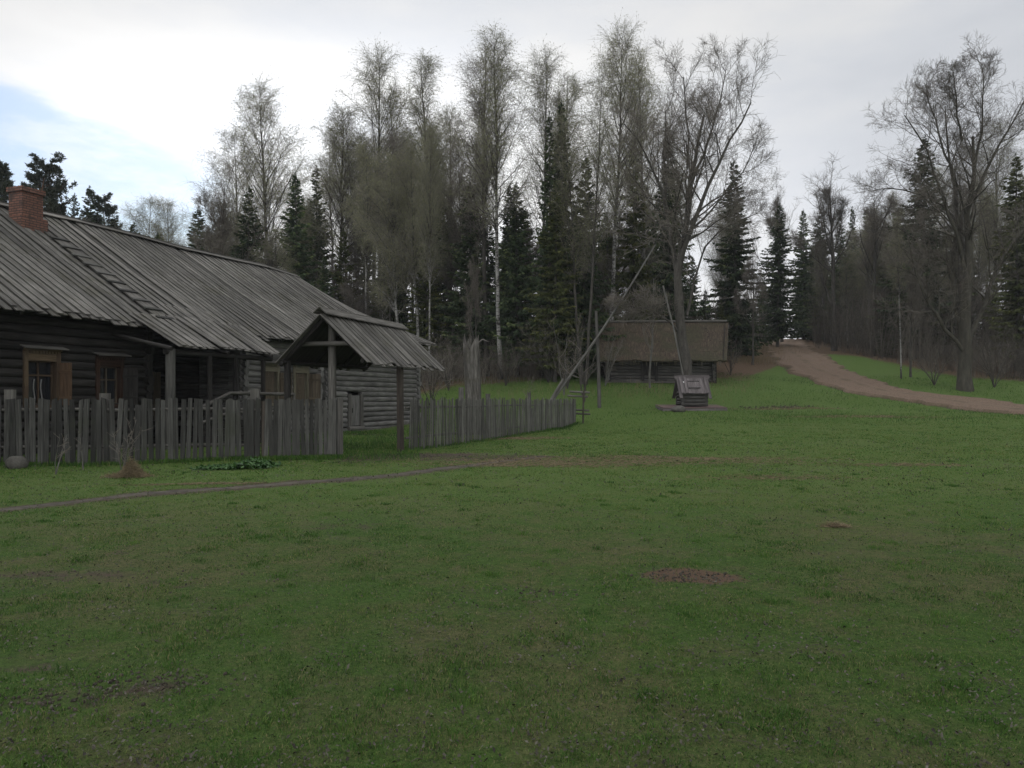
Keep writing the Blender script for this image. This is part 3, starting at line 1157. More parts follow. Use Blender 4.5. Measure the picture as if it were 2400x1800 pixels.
def brick_box(mb, t0, t1, s0, s1, z0, z1):
    c = [(t0, s0), (t0, s1), (t1, s1), (t1, s0)]
    for k in range(4):
        (ta, sa), (tb, sb) = c[k], c[(k + 1) % 4]
        L = abs(tb - ta) + abs(sb - sa)
        off = k * .37
        mb.raw([H(ta, sa, z0), H(tb, sb, z0), H(tb, sb, z1), H(ta, sa, z1)], [(off, z0, 0), (off + L, z0, 0), (off + L, z1, 0), (off, z1, 0)], [(0, 1, 2, 3)])
    mb.raw([H(t0, s0, z1), H(t0, s1, z1), H(t1, s1, z1), H(t1, s0, z1)], [(0, 0, 0), (1, 0, 0), (1, 1, 0), (0, 1, 0)], [(0, 1, 2, 3)])
    mb.raw([H(t0, s0, z0), H(t0, s1, z0), H(t1, s1, z0), H(t1, s0, z0)], [(0, 0, 0), (1, 0, 0), (1, 1, 0), (0, 1, 0)], [(3, 2, 1, 0)])


mb = MB()
zb = zroof(ct, cs)
tA, tB, sA, sB = ct - .40, ct + .30, cs - .60, cs + .02
brick_box(mb, tA - .10, tB + .10, sA - .08, sB + .10, zb - .35, zb + .40)
brick_box(mb, tA, tB, sA, sB, zb + .40, zb + 1.18)
brick_box(mb, tA - .05, tB + .05, sA - .05, sB + .05, zb + 1.18, zb + 1.33)
ch = mb.build('chimney', M['brick'], bpy.data.objects['front_roof'])
mb = MB()
brick_box(mb, tA + .15, tB - .15, sA + .13, sB - .13, zb + 1.332, zb + 1.336)
ch['label'] = 'red brick chimney with a stepped foot'
# roof ladder
mb = MB()
lt, lsx = find_roof(125, 565)
zz = lambda t_i, s_i: zroof(t_i, s_i) + .12
lt0 = lt + .1
mb.beam(H(lt0, lsx, zz(lt0, lsx)), H(lt0, S_E - .1, zz(lt0, S_E - .1)), D * .2, (UP * .83 + OUT * .45) * .014)
lad = mb.build('roof_ladder', M['roof'], bpy.data.objects['front_roof'])
mb = MB()
for k in range(10):
    s_ = lsx + .15 + (S_E - .25 - lsx) * k / 9.3
    jt = (R.random() - .5) * .06
    mb.beam(H(lt0 - .33 + jt, s_, zz(lt0, s_) + .05), H(lt0 + .33 + jt, s_ + (R.random() - .5) * .05, zz(lt0, s_) + .05), OUT * .05 - UP * .03, UP * .022 + OUT * .012)
mb.build('rung', M['picket_dark'], lad)  # dark wood puts the shadowed look of the rungs into their colour
# stone footing at the far wall
mb = MB()
for k in range(26):
    tt = -.3 + k * .29 + R.random() * .1
    c0 = H(tt, .2 + R.random() * .15, 0)
    zg = tz(c0[0], c0[1])
    r_ = .08 + .08 * R.random()
    th = np.linspace(0, math.pi, 6)
    pts = [(c0[0], c0[1], zg - .05 + r_ * .8 * f_i) for f_i in np.linspace(0, 1, 5)]
    mb.tube(pts, [r_ * 1.3, r_ * 1.45, r_ * 1.2, r_ * .8, r_ * .15], 8, caps=False)
mb.build('footing_stones', M['stone'], house)

# ------------------------------------------------------------ gate canopy
E0 = np.array([-3.67, 19.3, 0.0])
NV = -OUT


def C(t_i, w_i, z):
    return E0 + D * t_i + NV * w_i + UP * z


CE, CR, CWd, CL = 2.64, 3.78, 1.28, 4.05
canopy = empty('gate_canopy', (0, 0, 0), 'small gabled plank roof on rough posts over the yard entrance', 'gate roof')


def slope(name, side):
    mb = MB()
    tt = -.05
    while tt < CL:
        wd = .17 + .07 * R.random()
        for layer in (0, 1):
            t2 = tt + (wd * .6 if layer else 0)
            over = (.12 + .16 * R.random()) * (1 if side > 0 else .7)
            if side < 0 and R.random() < .12:
                over = -.3
            dz = (CE - CR) / CWd
            A_ = C(t2, CWd + .0, CR + .035 * layer)
            wend = CWd - side * (CWd + over)
            B_ = C(t2 + (R.random() - .5) * .07, wend, CR + dz * (CWd + over) + .035 * layer + (R.random() - .5) * .03)
            dr = (B_ - A_) / np.linalg.norm(B_ - A_)
            nrm = np.cross(D, dr)
            nrm = nrm * (1 if nrm[2] > 0 else -1)
            mb.beam(A_ + dr * .02, B_, D * wd * (.42 if layer else .46), nrm * .012)
        tt += wd * 1.2
    o = mb.build(name, M['roof'], canopy)
    return o


mb = MB()
for sd_ in (1, -1):
    A_ = C(CL / 2 + .05, CWd, CR - .035)
    B_ = C(CL / 2 + .05, CWd - sd_ * (CWd + .02), CE - .05)
    dr = (B_ - A_) / np.linalg.norm(B_ - A_)
    nrm = np.cross(D, dr)
    mb.beam(A_, B_, D * (CL / 2 - .12), nrm * .012)
mb.build('shade_sheet', M['log_dark'], canopy)  # dark sheet added below both slopes to blacken their underside
slope('roof_slope', 1)
slope('roof_slope', -1)
mb = MB()
mb.beam(C(-.15, CWd - .09, CR + .09), C(CL + .12, CWd - .09, CR + .03), OUT * .11 - UP * .09, UP * .014)
mb.beam(C(-.2, CWd + .08, CR + .10), C(CL - .3, CWd + .08, CR + .04), OUT * .09 + UP * .075, UP * .014)
mb.build('ridge_board', M['roof'], canopy)
mb = MB()
for tt in (.06, 1.4, 2.8, 4.1):
    mb.tube([C(min(tt, CL - .1), CWd, CR - .10), C(min(tt, CL - .1), -.05, CE - .12)], .06, 8)
    mb.tube([C(tt, CWd, CR - .10), C(tt, 2 * CWd + .1, CE - .14)], .065, 8)
mb.tube([C(-.1, .05, CE - .08), C(CL, .05, CE - .08)], .055, 8)
mb.tube([C(-.1, 2 * CWd - .05, CE - .08), C(CL, 2 * CWd - .05, CE - .08)], .06, 8)
mb.build('rafters', M['log_dark'], canopy)
mb = MB()
mb.tube([C(.25, .55, 3.03), C(.25, 2.15, 3.05)], .065, 10)
mb.build('cross_beam', M['post'], canopy)
mb = MB()
mb.beam(C(1.75, .0, .1), C(1.75, .02, 2.55), D * .07, OUT * .07)
mb.build('post', M['redpost'], canopy)['label'] = 'rusty brown square post'
mb = MB()
mb.tube([C(.42, 1.28, .1), C(.40, 1.28, 3.6)], [.115, .10], 12)
mb.build('post', M['post'], canopy)['label'] = 'grey centre post under the gable peak'
for (tt, ww, zt, rr) in ((.15, 2.5, 2.6, .09),):
    mb = MB()
    mb.tube([C(tt, ww, .1), C(tt, ww, zt)], rr, 10)
    mb.build('post', M['log_dark'], canopy)

# ------------------------------------------------------------ picket fences
FENCE_TOP = 1.6


def fence(name, label, x0, y0, x1, y1, n, gaps=(), posts=(), wd=(.065, .13), hj=.05, endposts=True, far=False, lean=.03, side=1, pm='picket', keep=999):
    root = empty(name, (x0, y0, tz(x0, y0)), label, 'fence')
    a = np.array([x0, y0, 0.])
    b = np.array([x1, y1, 0.])
    L = np.linalg.norm(b - a)
    dr = (b - a) / L
    nr = np.array([dr[1], -dr[0], 0])          # towards the camera
    loc = (x0, y0, tz(x0, y0))
    pitch = L / n
    rest = MB()
    for k in range(n):
        c = a + dr * pitch * (k + .5 + (R.random() - .5) * .25)
        g = tz(c[0], c[1])
        wv = min(wd[0] + (wd[1] - wd[0]) * R.random(), pitch * .92)
        top = FENCE_TOP + (R.random() - .5) * hj
        if R.random() < .05:
            top -= .12 + .2 * R.random()
        ln = (R.random() - .5) * lean * 2
        if R.random() < .08:
            ln *= 2.2
        bot = g + (.0 if R.random() < .8 else .08)
        off = .03 + .008 * R.random()
        mb = MB() if k < keep else rest
        A_ = c + UP * bot - dr * ln * .6 + nr * off
        B_ = c + UP * top + dr * ln + nr * (off + .01 * R.random())
        kind = R.random()
        th = (.010 + .006 * R.random()) * (.6 if keep < 999 else 1)
        tint = R.random()
        # slightly tapering board in two pieces with a clipped top
        ax = dr * wv / 2
        M1 = A_ + (B_ - A_) * (.4 + .2 * R.random()) + dr * (R.random() - .5) * .01
        V = []
        G = []
        uo = R.random() * 30
        chop = (R.random() - .5) * .05 if kind < .6 else (R.random() - .5) * .12
        rows = [(A_, 1.0), (M1, .97 + .06 * R.random()), (B_, .9 + .1 * R.random())]
        for ri, (pp, sc) in enumerate(rows):
            for (i_, j_) in ((-1, -1), (1, -1), (1, 1), (-1, 1)):
                q_ = pp + ax * i_ * sc + nr * th * j_
                if ri == 2:
                    q_ = q_ + UP * chop * i_ * .5
                V.append(q_)
                G.append((uo + ri * .8, tint * 7 + i_ * wv / 2 + j_ * .01, tint))
        qd = [(3, 2, 1, 0), (8, 9, 10, 11)]
        for r0 in (0, 4):
            qd += [(r0 + 0, r0 + 1, r0 + 5, r0 + 4), (r0 + 1, r0 + 2, r0 + 6, r0 + 5), (r0 + 2, r0 + 3, r0 + 7, r0 + 6), (r0 + 3, r0 + 0, r0 + 4, r0 + 7)]
        mb.raw(V, G, qd)
        if k < keep:
            mb.build('picket', M[pm], root, loc)
    if rest.n:
        tag(rest.build('far_pickets', M[pm], root, loc), kind='stuff')
    for zr in (1.28, .45):
        mb = MB()
        pts = []
        for f_i in np.linspace(-.005, 1.0, 9):
            c = a + dr * L * f_i
            pts.append(c + UP * (tz(c[0], c[1]) * .0 + .2 + zr - .12 + .015 * math.sin(f_i * 17)) - nr * .02)
        mb.tube(pts, .034, 8)
        mb.build('rail', M['post'], root, loc)
    for (f_i, zt, wdt, frnt, mat) in posts:
        c = a + dr * L * f_i + nr * frnt
        g = tz(c[0], c[1])
        mb = MB()
        mb.beam(c + UP * (g - .1), c + UP * zt, dr * wdt / 2, nr * wdt * .35)
        mb.build('fence_post', M[mat], root, loc)
    # children were offset into the root's frame
    return root


# left run
fa_ = ((-10 - 1200) / F * 17.0, 17.0)
fb_ = ((612 - 1200) / F * 17.9, 17.9)
fc_ = ((797 - 1200) / F * 18.7, 18.7)
# extend left past the frame
ext = (fa_[0] - 2.6, fa_[1] - .35)
fence('picket_fence', 'long grey picket fence in front of the farmhouse windows, left of the tall board', ext[0], ext[1], fb_[0], fb_[1], 60,
      posts=((.345, 1.81, .19, -.09, 'post'), (.585, 1.73, .2, -.09, 'post'), (.982, 1.84, .2, -.08, 'post')), wd=(.08, .125), pm='picket_dark')
fence('picket_fence', 'short picket fence panel between the tall board and the gate canopy', fb_[0] + .05, fb_[1] + .02, fc_[0], fc_[1], 17,
      posts=((.0, 1.55, .09, -.0, 'redpost'), (.995, 1.62, .13, .03, 'post')), wd=(.085, .12), pm='picket_mid')
gx, gy = C(1.75, 0, 0)[:2]
fence('picket_fence', 'receding picket fence running from the canopy post towards the well sweep', gx + .18, gy + .1, (1348 - 1200) / F * 36.6, 36.6, 148,
      posts=((.36, 1.78, .16, -.1, 'post'), (.62, 1.86, .14, -.1, 'post'), (.995, 1.6, .12, -.05, 'post')), wd=(.046, .085), hj=.11, lean=.055, keep=100)

# ------------------------------------------------------------ small wooden rack at the fence end
x_, y_ = unproj(1366, 990)
y_ = 36.6
x_ = (1366 - 1200) / F * y_
rz_ = tz(x_, y_)
rack = empty('rail_rack', (x_, y_, rz_), 'low rack of short log rails on crossed stakes at the far fence end', 'rack')
for zt in (1.48, 1.28, .62, .45):
    mb = MB()
    j_ = R.random() * .2
    mb.tube([(-.75 + j_, 0, zt + .03), (.22 + j_, -.05, zt - .02)], .045, 8)
    mb.build('rail', M['post'], rack)
for sgn in (-1, 1):
    mb = MB()
    mb.tube([(.0, -.08, -.1), (.04, -.1 * sgn, 1.55)], .04, 8)
    mb.build('stake', M['redpost'], rack)

# ------------------------------------------------------------ well sweep
YS = 42.5
sweep = empty('well_sweep', (P(1403, 955, YS)[0], YS, tz(P(1403, 955, YS)[0], YS)), 'tall wooden well sweep with long slanting grey pole', 'well sweep')
loc = tuple(sweep.location)
mb = MB()
p0, p1 = P(1405, 956, YS), P(1397, 729, YS)
p0[2] = loc[2] - .1
for dx in (-.0,):
    mb.tube([p0 + [dx, 0, 0], (p0 + p1) / 2 + [.03, 0, 0], p1 + [dx, 0, 0]], [.105, .095, .085], 10)
mb.build('forked_post', M['post'], sweep, loc)
mb = MB()
a_, b_2 = P(1290, 945, YS - .25), P(1536, 574, YS - .25)
pts = [a_ + (b_2 - a_) * f_i + np.array([.12, 0, -.08]) * math.sin(f_i * math.pi) for f_i in np.linspace(0, 1, 8)]
mb.tube(pts, np.linspace(.08, .04, 8), 10)
mb.build('sweep_pole', M['pole'], sweep, loc)
mb = MB()
a_, b_2 = P(1285, 950, YS - .28), P(1322, 888, YS - .28)
mb.tube([a_, b_2], [.105, .095], 9)
mb.build('counterweight_log', M['post'], sweep, loc)
mb = MB()
mb.tube([P(1402, 768, YS) + [-.25, 0, 0], P(1402, 768, YS) + [.25, 0, 0]], .04, 8)
mb.build('axle', M['dark'], sweep, loc)

bp = MB()
a_, b_2 = P(1554, 670, 42.0), P(1602, 885, 41.2)
bp.tube([a_, (a_ + b_2) / 2 + [.06, 0, 0], b_2], [.055, .045, .035], 8)
tag(bp.build('bucket_pole', M['pole'], None, tuple(b_2)), 'thin leaning grey pole rising out of the well roof', 'pole')

# ------------------------------------------------------------ well
YW = 41.0
wx = (1621 - 1200) / F * YW
wz = tz(wx, YW)
well = empty('wooden_well', (wx, YW, wz), 'log well box with a plank hatch roof in front of the leaning tree', 'well')
bz = P(0, 952, YW)[2] - wz       # foot of the box
mb = MB()
for k in range(4):
    z = bz + .1 + k * .18
    for sy in (-.62, .62):
        mb.tube([(-.70, sy, z), (.70, sy, z)], .095, 10)
    for sx in (-.6, .6):
        mb.tube([(sx, -.70, z + .09), (sx, .70, z + .09)], .085, 10)
mb.build('log_box', M['log_mid'], well)
rt = P(0, 884, YW)[2] - wz
re = P(0, 922, YW - .8)[2] - wz
re2 = P(0, 933, YW - .85)[2] - wz
nbo = 10
rf = MB()
for side in (-1, 1):
    for k in range(nbo):
        xk = -.84 + (k + .5) * 1.68 / nbo
        wide = k in (0, nbo - 1) or k == 1 and False
        yo = .98 if wide else .82
        zo = re2 - .02 if wide else re
        a_ = np.array([xk, 0, rt])
        b_2 = np.array([xk, side * yo, zo + (R.random() - .5) * .03])
        dr = (b_2 - a_) / np.linalg.norm(b_2 - a_)
        nr = np.cross([1, 0, 0], dr) * (-side)
        if nr[2] < 0:
            nr = -nr
        rf.beam(a_, b_2, np.array([.081, 0, 0]), nr * .014)
for xk in (-.66, .66, -.42):
    b_2 = np.array([xk, -.86, re])
    a_ = np.array([xk, -.04, rt])
    dr = (b_2 - a_) / np.linalg.norm(b_2 - a_)
    nr = np.cross([1, 0, 0], dr)
    nr = nr * (1 if nr[2] > 0 else -1)
    rf.beam(a_ + nr * .032, b_2 + nr * .032, np.array([.06, 0, 0]), nr * .014)
rf.build('plank_roof', M['wellwood'], well)
mb = MB()
mb.beam((-.93, -.06, rt + .0), (.93, -.06, rt + .0), (0, .01, .085), (0, .02, 0))
mb.beam((-.92, .0, rt + .1), (.92, .0, rt + .1), (0, .1, 0), (0, 0, .014))
mb.build('ridge_board', M['wellwood'], well)
mb = MB()
a_ = np.array([0, -.22, rt + (re - rt) * .26])
b_2 = np.array([0, -.62, rt + (re - rt) * .74])
dr = (b_2 - a_) / np.linalg.norm(b_2 - a_)
nr = np.cross([1, 0, 0], dr)
nr = nr * (1 if nr[2] > 0 else -1)
mb.beam(a_ + nr * .034 + [-.02, 0, 0], b_2 + nr * .034 + [-.02, 0, 0], (.29, 0, 0), nr * .015)
hatch = mb.build('hatch', M['wellwood'], well)
mb = MB()
for f_i in (.08, .92):
    c = a_ + (b_2 - a_) * f_i + nr * .055
    mb.beam(c - [.3, 0, 0], c + [.33, 0, 0], dr * .022, nr * .006)
mb.build('hinge', M['dark'], hatch)
mb = MB()
c = a_ + (b_2 - a_) * .1 + nr * .05 + np.array([-.47, 0, 0])
mb.beam(c, c + dr * .09, (.05, 0, 0), nr * .006)
mb.build('white_notice', M['white'], well)
plat = empty('well_platform', (wx - .05, YW - .1, wz), 'low tilted plank platform under the log well', 'platform')
mb = MB()
W0, W1 = -1.72, 1.62
tz0 = P(0, 956, YW - 1.05)[2] - wz
tz1 = P(0, 949, YW + 1.2)[2] - wz
for k in range(8):
    f0 = (k + .5) / 8
    yk = -.95 + 2.1 * f0
    zk = tz0 + (tz1 - tz0) * f0
    mb.beam((W0 + R.random() * .06, yk, zk), (W1 + R.random() * .06, yk, zk), (0, .125, .125 * (tz1 - tz0) / 2.1), (0, -.002, .02))
mb.build('deck_boards', M['wellplank'], plat)
mb = MB()
mb.beam((W0 + .02, -1.03, tz0 - .16), (W1 + .02, -1.03, tz0 - .16), (0, .02, 0), (0, 0, .125))
for xk in (W0 + .02, W1 + .0):
    mb.beam((xk, -1.0, tz0 - .16), (xk, 1.0, tz0 - .05), (.02, 0, 0), (0, 0, .125))
mb.build('skirt_board', M['wellwood'], plat)


def rock(name, label, px, py, w_, h_, Y=None, seed=1, cat='stone'):
    if Y is None:
        x0, y0 = unproj(px, py)
    else:
        y0 = Y
        x0 = (px - 1200) / F * Y
    mb = MB()
    n, m = 14, 9
    V = []
    G = []
    rr_ = random.Random(seed)
    for i_ in range(m + 1):
        ph = math.pi * i_ / m - math.pi / 2
        for j_ in range(n):
            th = 2 * math.pi * j_ / n
            d_ = np.array([math.cos(ph) * math.cos(th), math.cos(ph) * math.sin(th), math.sin(ph)])
            k = .8 + .4 * float(fbm(d_[0] * 1.5 + seed, d_[1] * 1.5 + d_[2] * 2, 1.2))
            V.append((d_[0] * w_ / 2 * k, d_[1] * w_ * .36 * k, d_[2] * h_ / 2 * k + h_ * .32))
            G.append((0, 0, 0))
    q = []
    for i_ in range(m):
        for j_ in range(n):
            q.append((i_ * n + j_, i_ * n + (j_ + 1) % n, (i_ + 1) * n + (j_ + 1) % n, (i_ + 1) * n + j_))
    mb.raw(V, G, q, None, True)
    o = mb.build(name, M['stone'])
    o.location = (x0, y0, tz(x0, y0))
    return tag(o, label, cat)


rock('boulder', 'rounded grey boulder at the foot of the fence on the far left', 40, 1088, .46, .34, 16.35, 3)
rock('boulder', 'small flat stone lying in front of the well platform', 1590, 968, .75, .4, 39.0, 5)

# ------------------------------------------------------------ barn
YB = 51.0
bx0, bx1 = (1418 - 1200) / F * YB, (1678 - 1200) / F * YB
bcx = (bx0 + bx1) / 2
bzb = P(0, 896, YB)[2]
barn = empty('log_barn', (bcx, YB, bzb), 'low log barn with a mossy brown roof behind the well', 'barn')
hw = (bx1 - bx0) / 2
mb = MB()
for k in range(8):
    z = .1 + k * .215
    segs = ((-hw, hw),)
    if 1 < k < 7:
        segs = ((-hw, -1.15), (-.35, hw))
    for (a_, b_2) in segs:
        mb.tube([(a_, 0, z), ((a_ + b_2) / 2, .02, z + .02), (b_2, 0, z)], .115, 9)
    mb.tube([(-hw, 6.5, z), (hw, 6.5, z)], .115, 8)
    for sx in (-hw + .2, hw - .2):
        mb.tube([(sx, -.3, z + .1), (sx, 6.7, z + .1)], .11, 9)
mb.build('log_wall', M['log_mid'], barn)
mb = MB()
for xk in (-hw + .25, -1.2, -.3, 1.7, hw - .1):
    mb.beam((xk, -.17, -.2), (xk, -.17, 1.6), (.09, 0, 0), (0, .05, 0))
mb.beam((-.75, -.05, .45), (-.75, -.05, 1.6), (.4, 0, 0), (0, .03, 0))
mb.build('wall_posts', M['log_dark'], barn)
mb = MB()
mb.beam((-hw - .1, -.28, .0), (hw * .35, -.28, .0), (0, .14, 0), (0, 0, .05))
mb.build('sill_plank', M['post'], barn)
ze = P(0, 845, YB - .9)[2] - bzb
zrb = P(0, 757, YB + 3.2)[2] - bzb
rx0, rx1 = P(1404, 0, YB - .9)[0] - bcx, P(1690, 0, YB - .5)[0] - bcx
mb = MB()
FL = lambda x, yv: x + (.46 + .8 * (x - rx0) / (rx1 - rx0)) * (yv + .9) / 4.1
tt = rx0
while tt < rx1:
    wd = .2 + .15 * R.random()
    ye = -.9 - .12 * R.random()
    dz = (zrb - ze) / 4.1
    for k in range(4):
        y0, y1 = 3.2 + (ye - 3.2) * k / 4, 3.2 + (ye - 3.2) * (k + 1) / 4
        sg = lambda yv: zrb + (yv - 3.2) * dz - .10 * math.sin(math.pi * (3.2 - yv) / 4.1) + .03 * math.sin(tt * 1.9 + yv)
        jz = R.random() * .02
        mb.beam((FL(tt + wd / 2, y0), y0, sg(y0) + jz), (FL(tt + wd / 2, y1), y1, sg(y1) + jz), (wd * .58, 0, 0), (0, -.02, .04))
    mb.beam((FL(tt + wd / 2, 3.2), 3.22, zrb), (FL(tt + wd / 2, 3.2), 7.4, ze), (wd * .54, 0, 0), (0, .02, .03))
    tt += wd
mb.build('barn_roof', M['barnroof'], barn)
mb = MB()
mb.tube([(rx0 + .4, 3.15, zrb + .08), (0, 3.15, zrb + .11), (rx1 + 1.4, 3.15, zrb + .12)], .085, 9)
mb.build('ridge_pole', M['post'], barn)
mb = MB()
mb.beam((rx1 + 1.28, 3.2, zrb - .05), (rx1 + .02, -.9, ze - .05), (.02, 0, 0), (0, -.06, .1))
for k in range(16):
    y0 = k * .4 + .2
    hz_ = (ze + .3) + (zrb - ze) * (1 - abs(y0 - 3.2) / 3.6)
    mb.beam((hw - .05, y0, 1.8), (hw - .05, y0, min(hz_, zrb) - .25), (0, .19, 0), (.015, 0, 0))
mb.build('verge_board', M['log_dark'], barn)
mb = MB()
for k in range(60):      # ragged eave straw / sticks
    x0 = rx0 + .1 + (rx1 - rx0 - .2) * R.random()
    mb.tube([(x0, -.85, ze), (x0 + (R.random() - .5) * .3, -.95, ze - .12 - .3 * R.random())], [.02, .006], 5)
mb.build('eave_sticks', M['tarp'], barn)

# ------------------------------------------------------------ tree builders
def unit(v):
    return v / (np.linalg.norm(v, axis=-1, keepdims=True) + 1e-9)


def spawn(Pt, Rd, m, fr, ang, length, K, wig, trop, rg, rfac=.5, lj=.35, rmin=.004, tip=.25, frpow=1.0):
    """m children on every parent polyline; returns (N*m,K,3),(N*m,K)"""
    N, KP, _ = Pt.shape
    f = fr[0] + (fr[1] - fr[0]) * ((np.arange(m)[None] + rg.random((N, m))) / m) ** frpow
    x = f * (KP - 1)
    i0 = np.clip(np.floor(x).astype(int), 0, KP - 2)
    w_ = (x - i0)[..., None]
    n = np.arange(N)[:, None]
    base = Pt[n, i0] * (1 - w_) + Pt[n, i0 + 1] * w_
    T = unit(Pt[n, i0 + 1] - Pt[n, i0])
    r0 = Rd[n, i0] * (1 - w_[..., 0]) + Rd[n, i0 + 1] * w_[..., 0]
    rnd = unit(rg.normal(size=(N, m, 3)))
    side = unit(np.cross(T, rnd))
    a = np.radians(ang[0] + (ang[1] - ang[0]) * rg.random((N, m)))[..., None]
    d0 = T * np.cos(a) + side * np.sin(a)
    L = length(f, rg) if callable(length) else length * (1 - .55 * f)
    if np.ndim(L) == 1 or np.ndim(L) == 0:
        L = np.broadcast_to(L, (N, m))
    PL = np.linalg.norm(np.diff(Pt, axis=1), axis=2).sum(1)[:, None] if not callable(length) else 1.0
    L = L * PL * (1 + lj * (rg.random((N, m)) * 2 - 1))
    seg = (L / (K - 1))[..., None]
    pts = [base]
    d_ = d0
    for k in range(1, K):
        d_ = unit(d_ + wig * rg.normal(size=d_.shape) + np.array([0, 0, trop]) * (k / K if trop < 0 else 1))
        pts.append(pts[-1] + d_ * seg)
    P2 = np.stack(pts, axis=2).reshape(N * m, K, 3)
    rb = np.maximum(r0 * rfac, rmin)
    prof = np.linspace(1, tip, K)
    R2 = (rb[..., None] * prof).reshape(N * m, K)
    return P2, R2


def trunk_line(Hh, r0, lean, wig, rg, K=12, tip=.06):
    z = np.linspace(0, 1, K)
    x = lean[0] * z + np.cumsum(rg.normal(size=K)) * wig
    y = lean[1] * z + np.cumsum(rg.normal(size=K)) * wig
    x -= x[0]
    y -= y[0]
    Pt = np.stack([x, y, z * Hh], 1)[None]
    Rd = (r0 * (1 - z) ** .8 + r0 * tip)[None]
    Rd[0, 0] *= 1.25
    return Pt, Rd


def birch_proto(seed, Hh=24.0, spread=1.0, start=.3, droop=1.0, dens=1.0, stems=1, matT='birch', r0=.17, buds=False):
    rg = np.random.default_rng(seed)
    tm, cm = MB(), MB()
    for st in range(stems):
        ln = rg.normal(size=2) * .8 if stems == 1 else rg.normal(size=2) * 1.6
        hh = Hh * (1 - .12 * st)
        Pt, Rd = trunk_line(hh, r0 / (1 + .2 * (stems - 1)), ln, .06, rg)
        if st:
            Pt[:, :, 0] += rg.normal() * .4
            Pt[:, :, 1] += rg.normal() * .4
        tm.polys(Pt, Rd, 9)

        def L1(f, g_):
            g2 = np.clip((f - start * .7) / .25, .35, 1) * np.clip(1.03 - f, .03, 1) ** .62
            return 8.2 * spread * g2 * hh / 24
        P1_, R1_ = spawn(Pt, Rd, int(76 * dens / math.sqrt(stems)), (start, .995), (22, 46), L1, 7, .07, .05, rg, .42, .35, .012, .15)
        # droop the limb ends
        k = np.linspace(0, 1, 7)[None, :]
        P1_[:, :, 2] -= .06 * droop * k ** 3 * np.linalg.norm(P1_[:, -1] - P1_[:, 0], axis=1)[:, None] * 2.2
        tm.polys(P1_, R1_, 4)
        LL = np.linalg.norm(P1_[:, -1] - P1_[:, 0], axis=1)
        q2s = []
        for lo_, hi_, m2 in ((0, 1.6, 5), (1.6, 3.2, 10), (3.2, 4.6, 15), (4.6, 99, 20)):
            sel = (LL >= lo_) & (LL < hi_)
            if sel.any():
                q2s.append(spawn(P1_[sel], R1_[sel], m2, (.15, 1.0), (20, 46), .36, 5, .12, .03 - .05 * droop, rg, .45, .4, .008, .4))
        P2_ = np.concatenate([a_[0] for a_ in q2s])
        R2_ = np.concatenate([a_[1] for a_ in q2s])
        cm.polys(P2_, R2_, 3)
        hang = -.42 * droop
        P3_, R3_ = spawn(P2_, R2_, 7, (.1, 1.0), (15, 60), lambda f, g_: .4 + .8 * g_.random(f.shape), 4, .13, hang, rg, .6, .4, .005, .6)
        cm.polys(P3_, R3_, 3)
        # catkins / buds: tiny slivers near twig ends
        n = len(P3_)
        a = np.concatenate([P3_[rg.random(n) < .8, 3], P3_[rg.random(n) < .6, 2], P3_[rg.random(n) < .4, 1]])
        dlt = unit(rg.normal(size=a.shape) + np.array([0, 0, -1.2])) * (.06 + .07 * rg.random((len(a), 1)))
        sd_ = unit(np.cross(dlt, rg.normal(size=a.shape))) * .022
        V = np.stack([a - sd_, a + sd_, a + dlt], 1)
        G = np.zeros((len(a), 3, 3))
        G[..., 2] = .9 + .1 * rg.random((len(a), 1))
        cm.raw(V.reshape(-1, 3), G.reshape(-1, 3), None, np.arange(len(a) * 3).reshape(-1, 3))
    return tm, cm, Hh


def broad_proto(seed, Hh=16.0, r0=.25, fork=.22, limbs=6, spread=1.0, lean=(0, 0), up=.10, dens=1.0, tang=(18, 46), limb_pts=None, wig=.11):
    rg = np.random.default_rng(seed)
    tm, cm = MB(), MB()
    Pt, Rd = trunk_line(Hh * .86, r0, lean, .05, rg, 10, .10)
    tm.polys(Pt, Rd, 11)

    def L1(f, g_):
        return Hh * .52 * spread * np.clip(1.12 - f, .2, 1)
    P1_, R1_ = spawn(Pt, Rd, limbs, (fork, .80), tang, L1, 9, wig, up, rg, .62, .22, .03, .22)
    if limb_pts is not None:
        LP, LR = limb_pts
        P1_ = np.concatenate([P1_, LP])
        R1_ = np.concatenate([R1_, LR])
    tm.polys(P1_, R1_, 7)
    P1_ = np.concatenate([P1_, resamp(Pt[:, 3:], 9)])
    R1_ = np.concatenate([R1_, np.interp(np.linspace(3, 9, 9), np.arange(10), Rd[0])[None]])
    P2_, R2_ = spawn(P1_, R1_, 8, (.2, 1.0), (22, 48), .48, 7, .10, up * .9, rg, .55, .3, .014, .25)
    tm.polys(P2_, R2_, 5)
    P3_, R3_ = spawn(P2_, R2_, 7, (.12, 1.0), (24, 56), .58, 6, .14, up * .5, rg, .55, .3, .009, .35)
    cm.polys(P3_, R3_, 3)
    P4_, R4_ = spawn(P3_, R3_, int(6 * dens), (.12, 1.0), (26, 60), .6, 4, .15, .04, rg, .6, .35, .0065, .5)
    cm.polys(P4_, R4_, 3)
    P5_, R5_ = spawn(P4_, R4_, 2, (.3, 1.0), (25, 55), lambda f, g_: .22 + .25 * g_.random(f.shape), 3, .15, .08, rg, .7, .35, .006, .7)
    cm.polys(P5_, R5_, 3)
    return tm, cm, Hh


def resamp(Pt, K):
    n = Pt.shape[1]
    x = np.linspace(0, n - 1, K)
    return np.stack([np.stack([np.interp(x, np.arange(n), Pt[j, :, c]) for c in range(3)], 1) for j in range(len(Pt))])


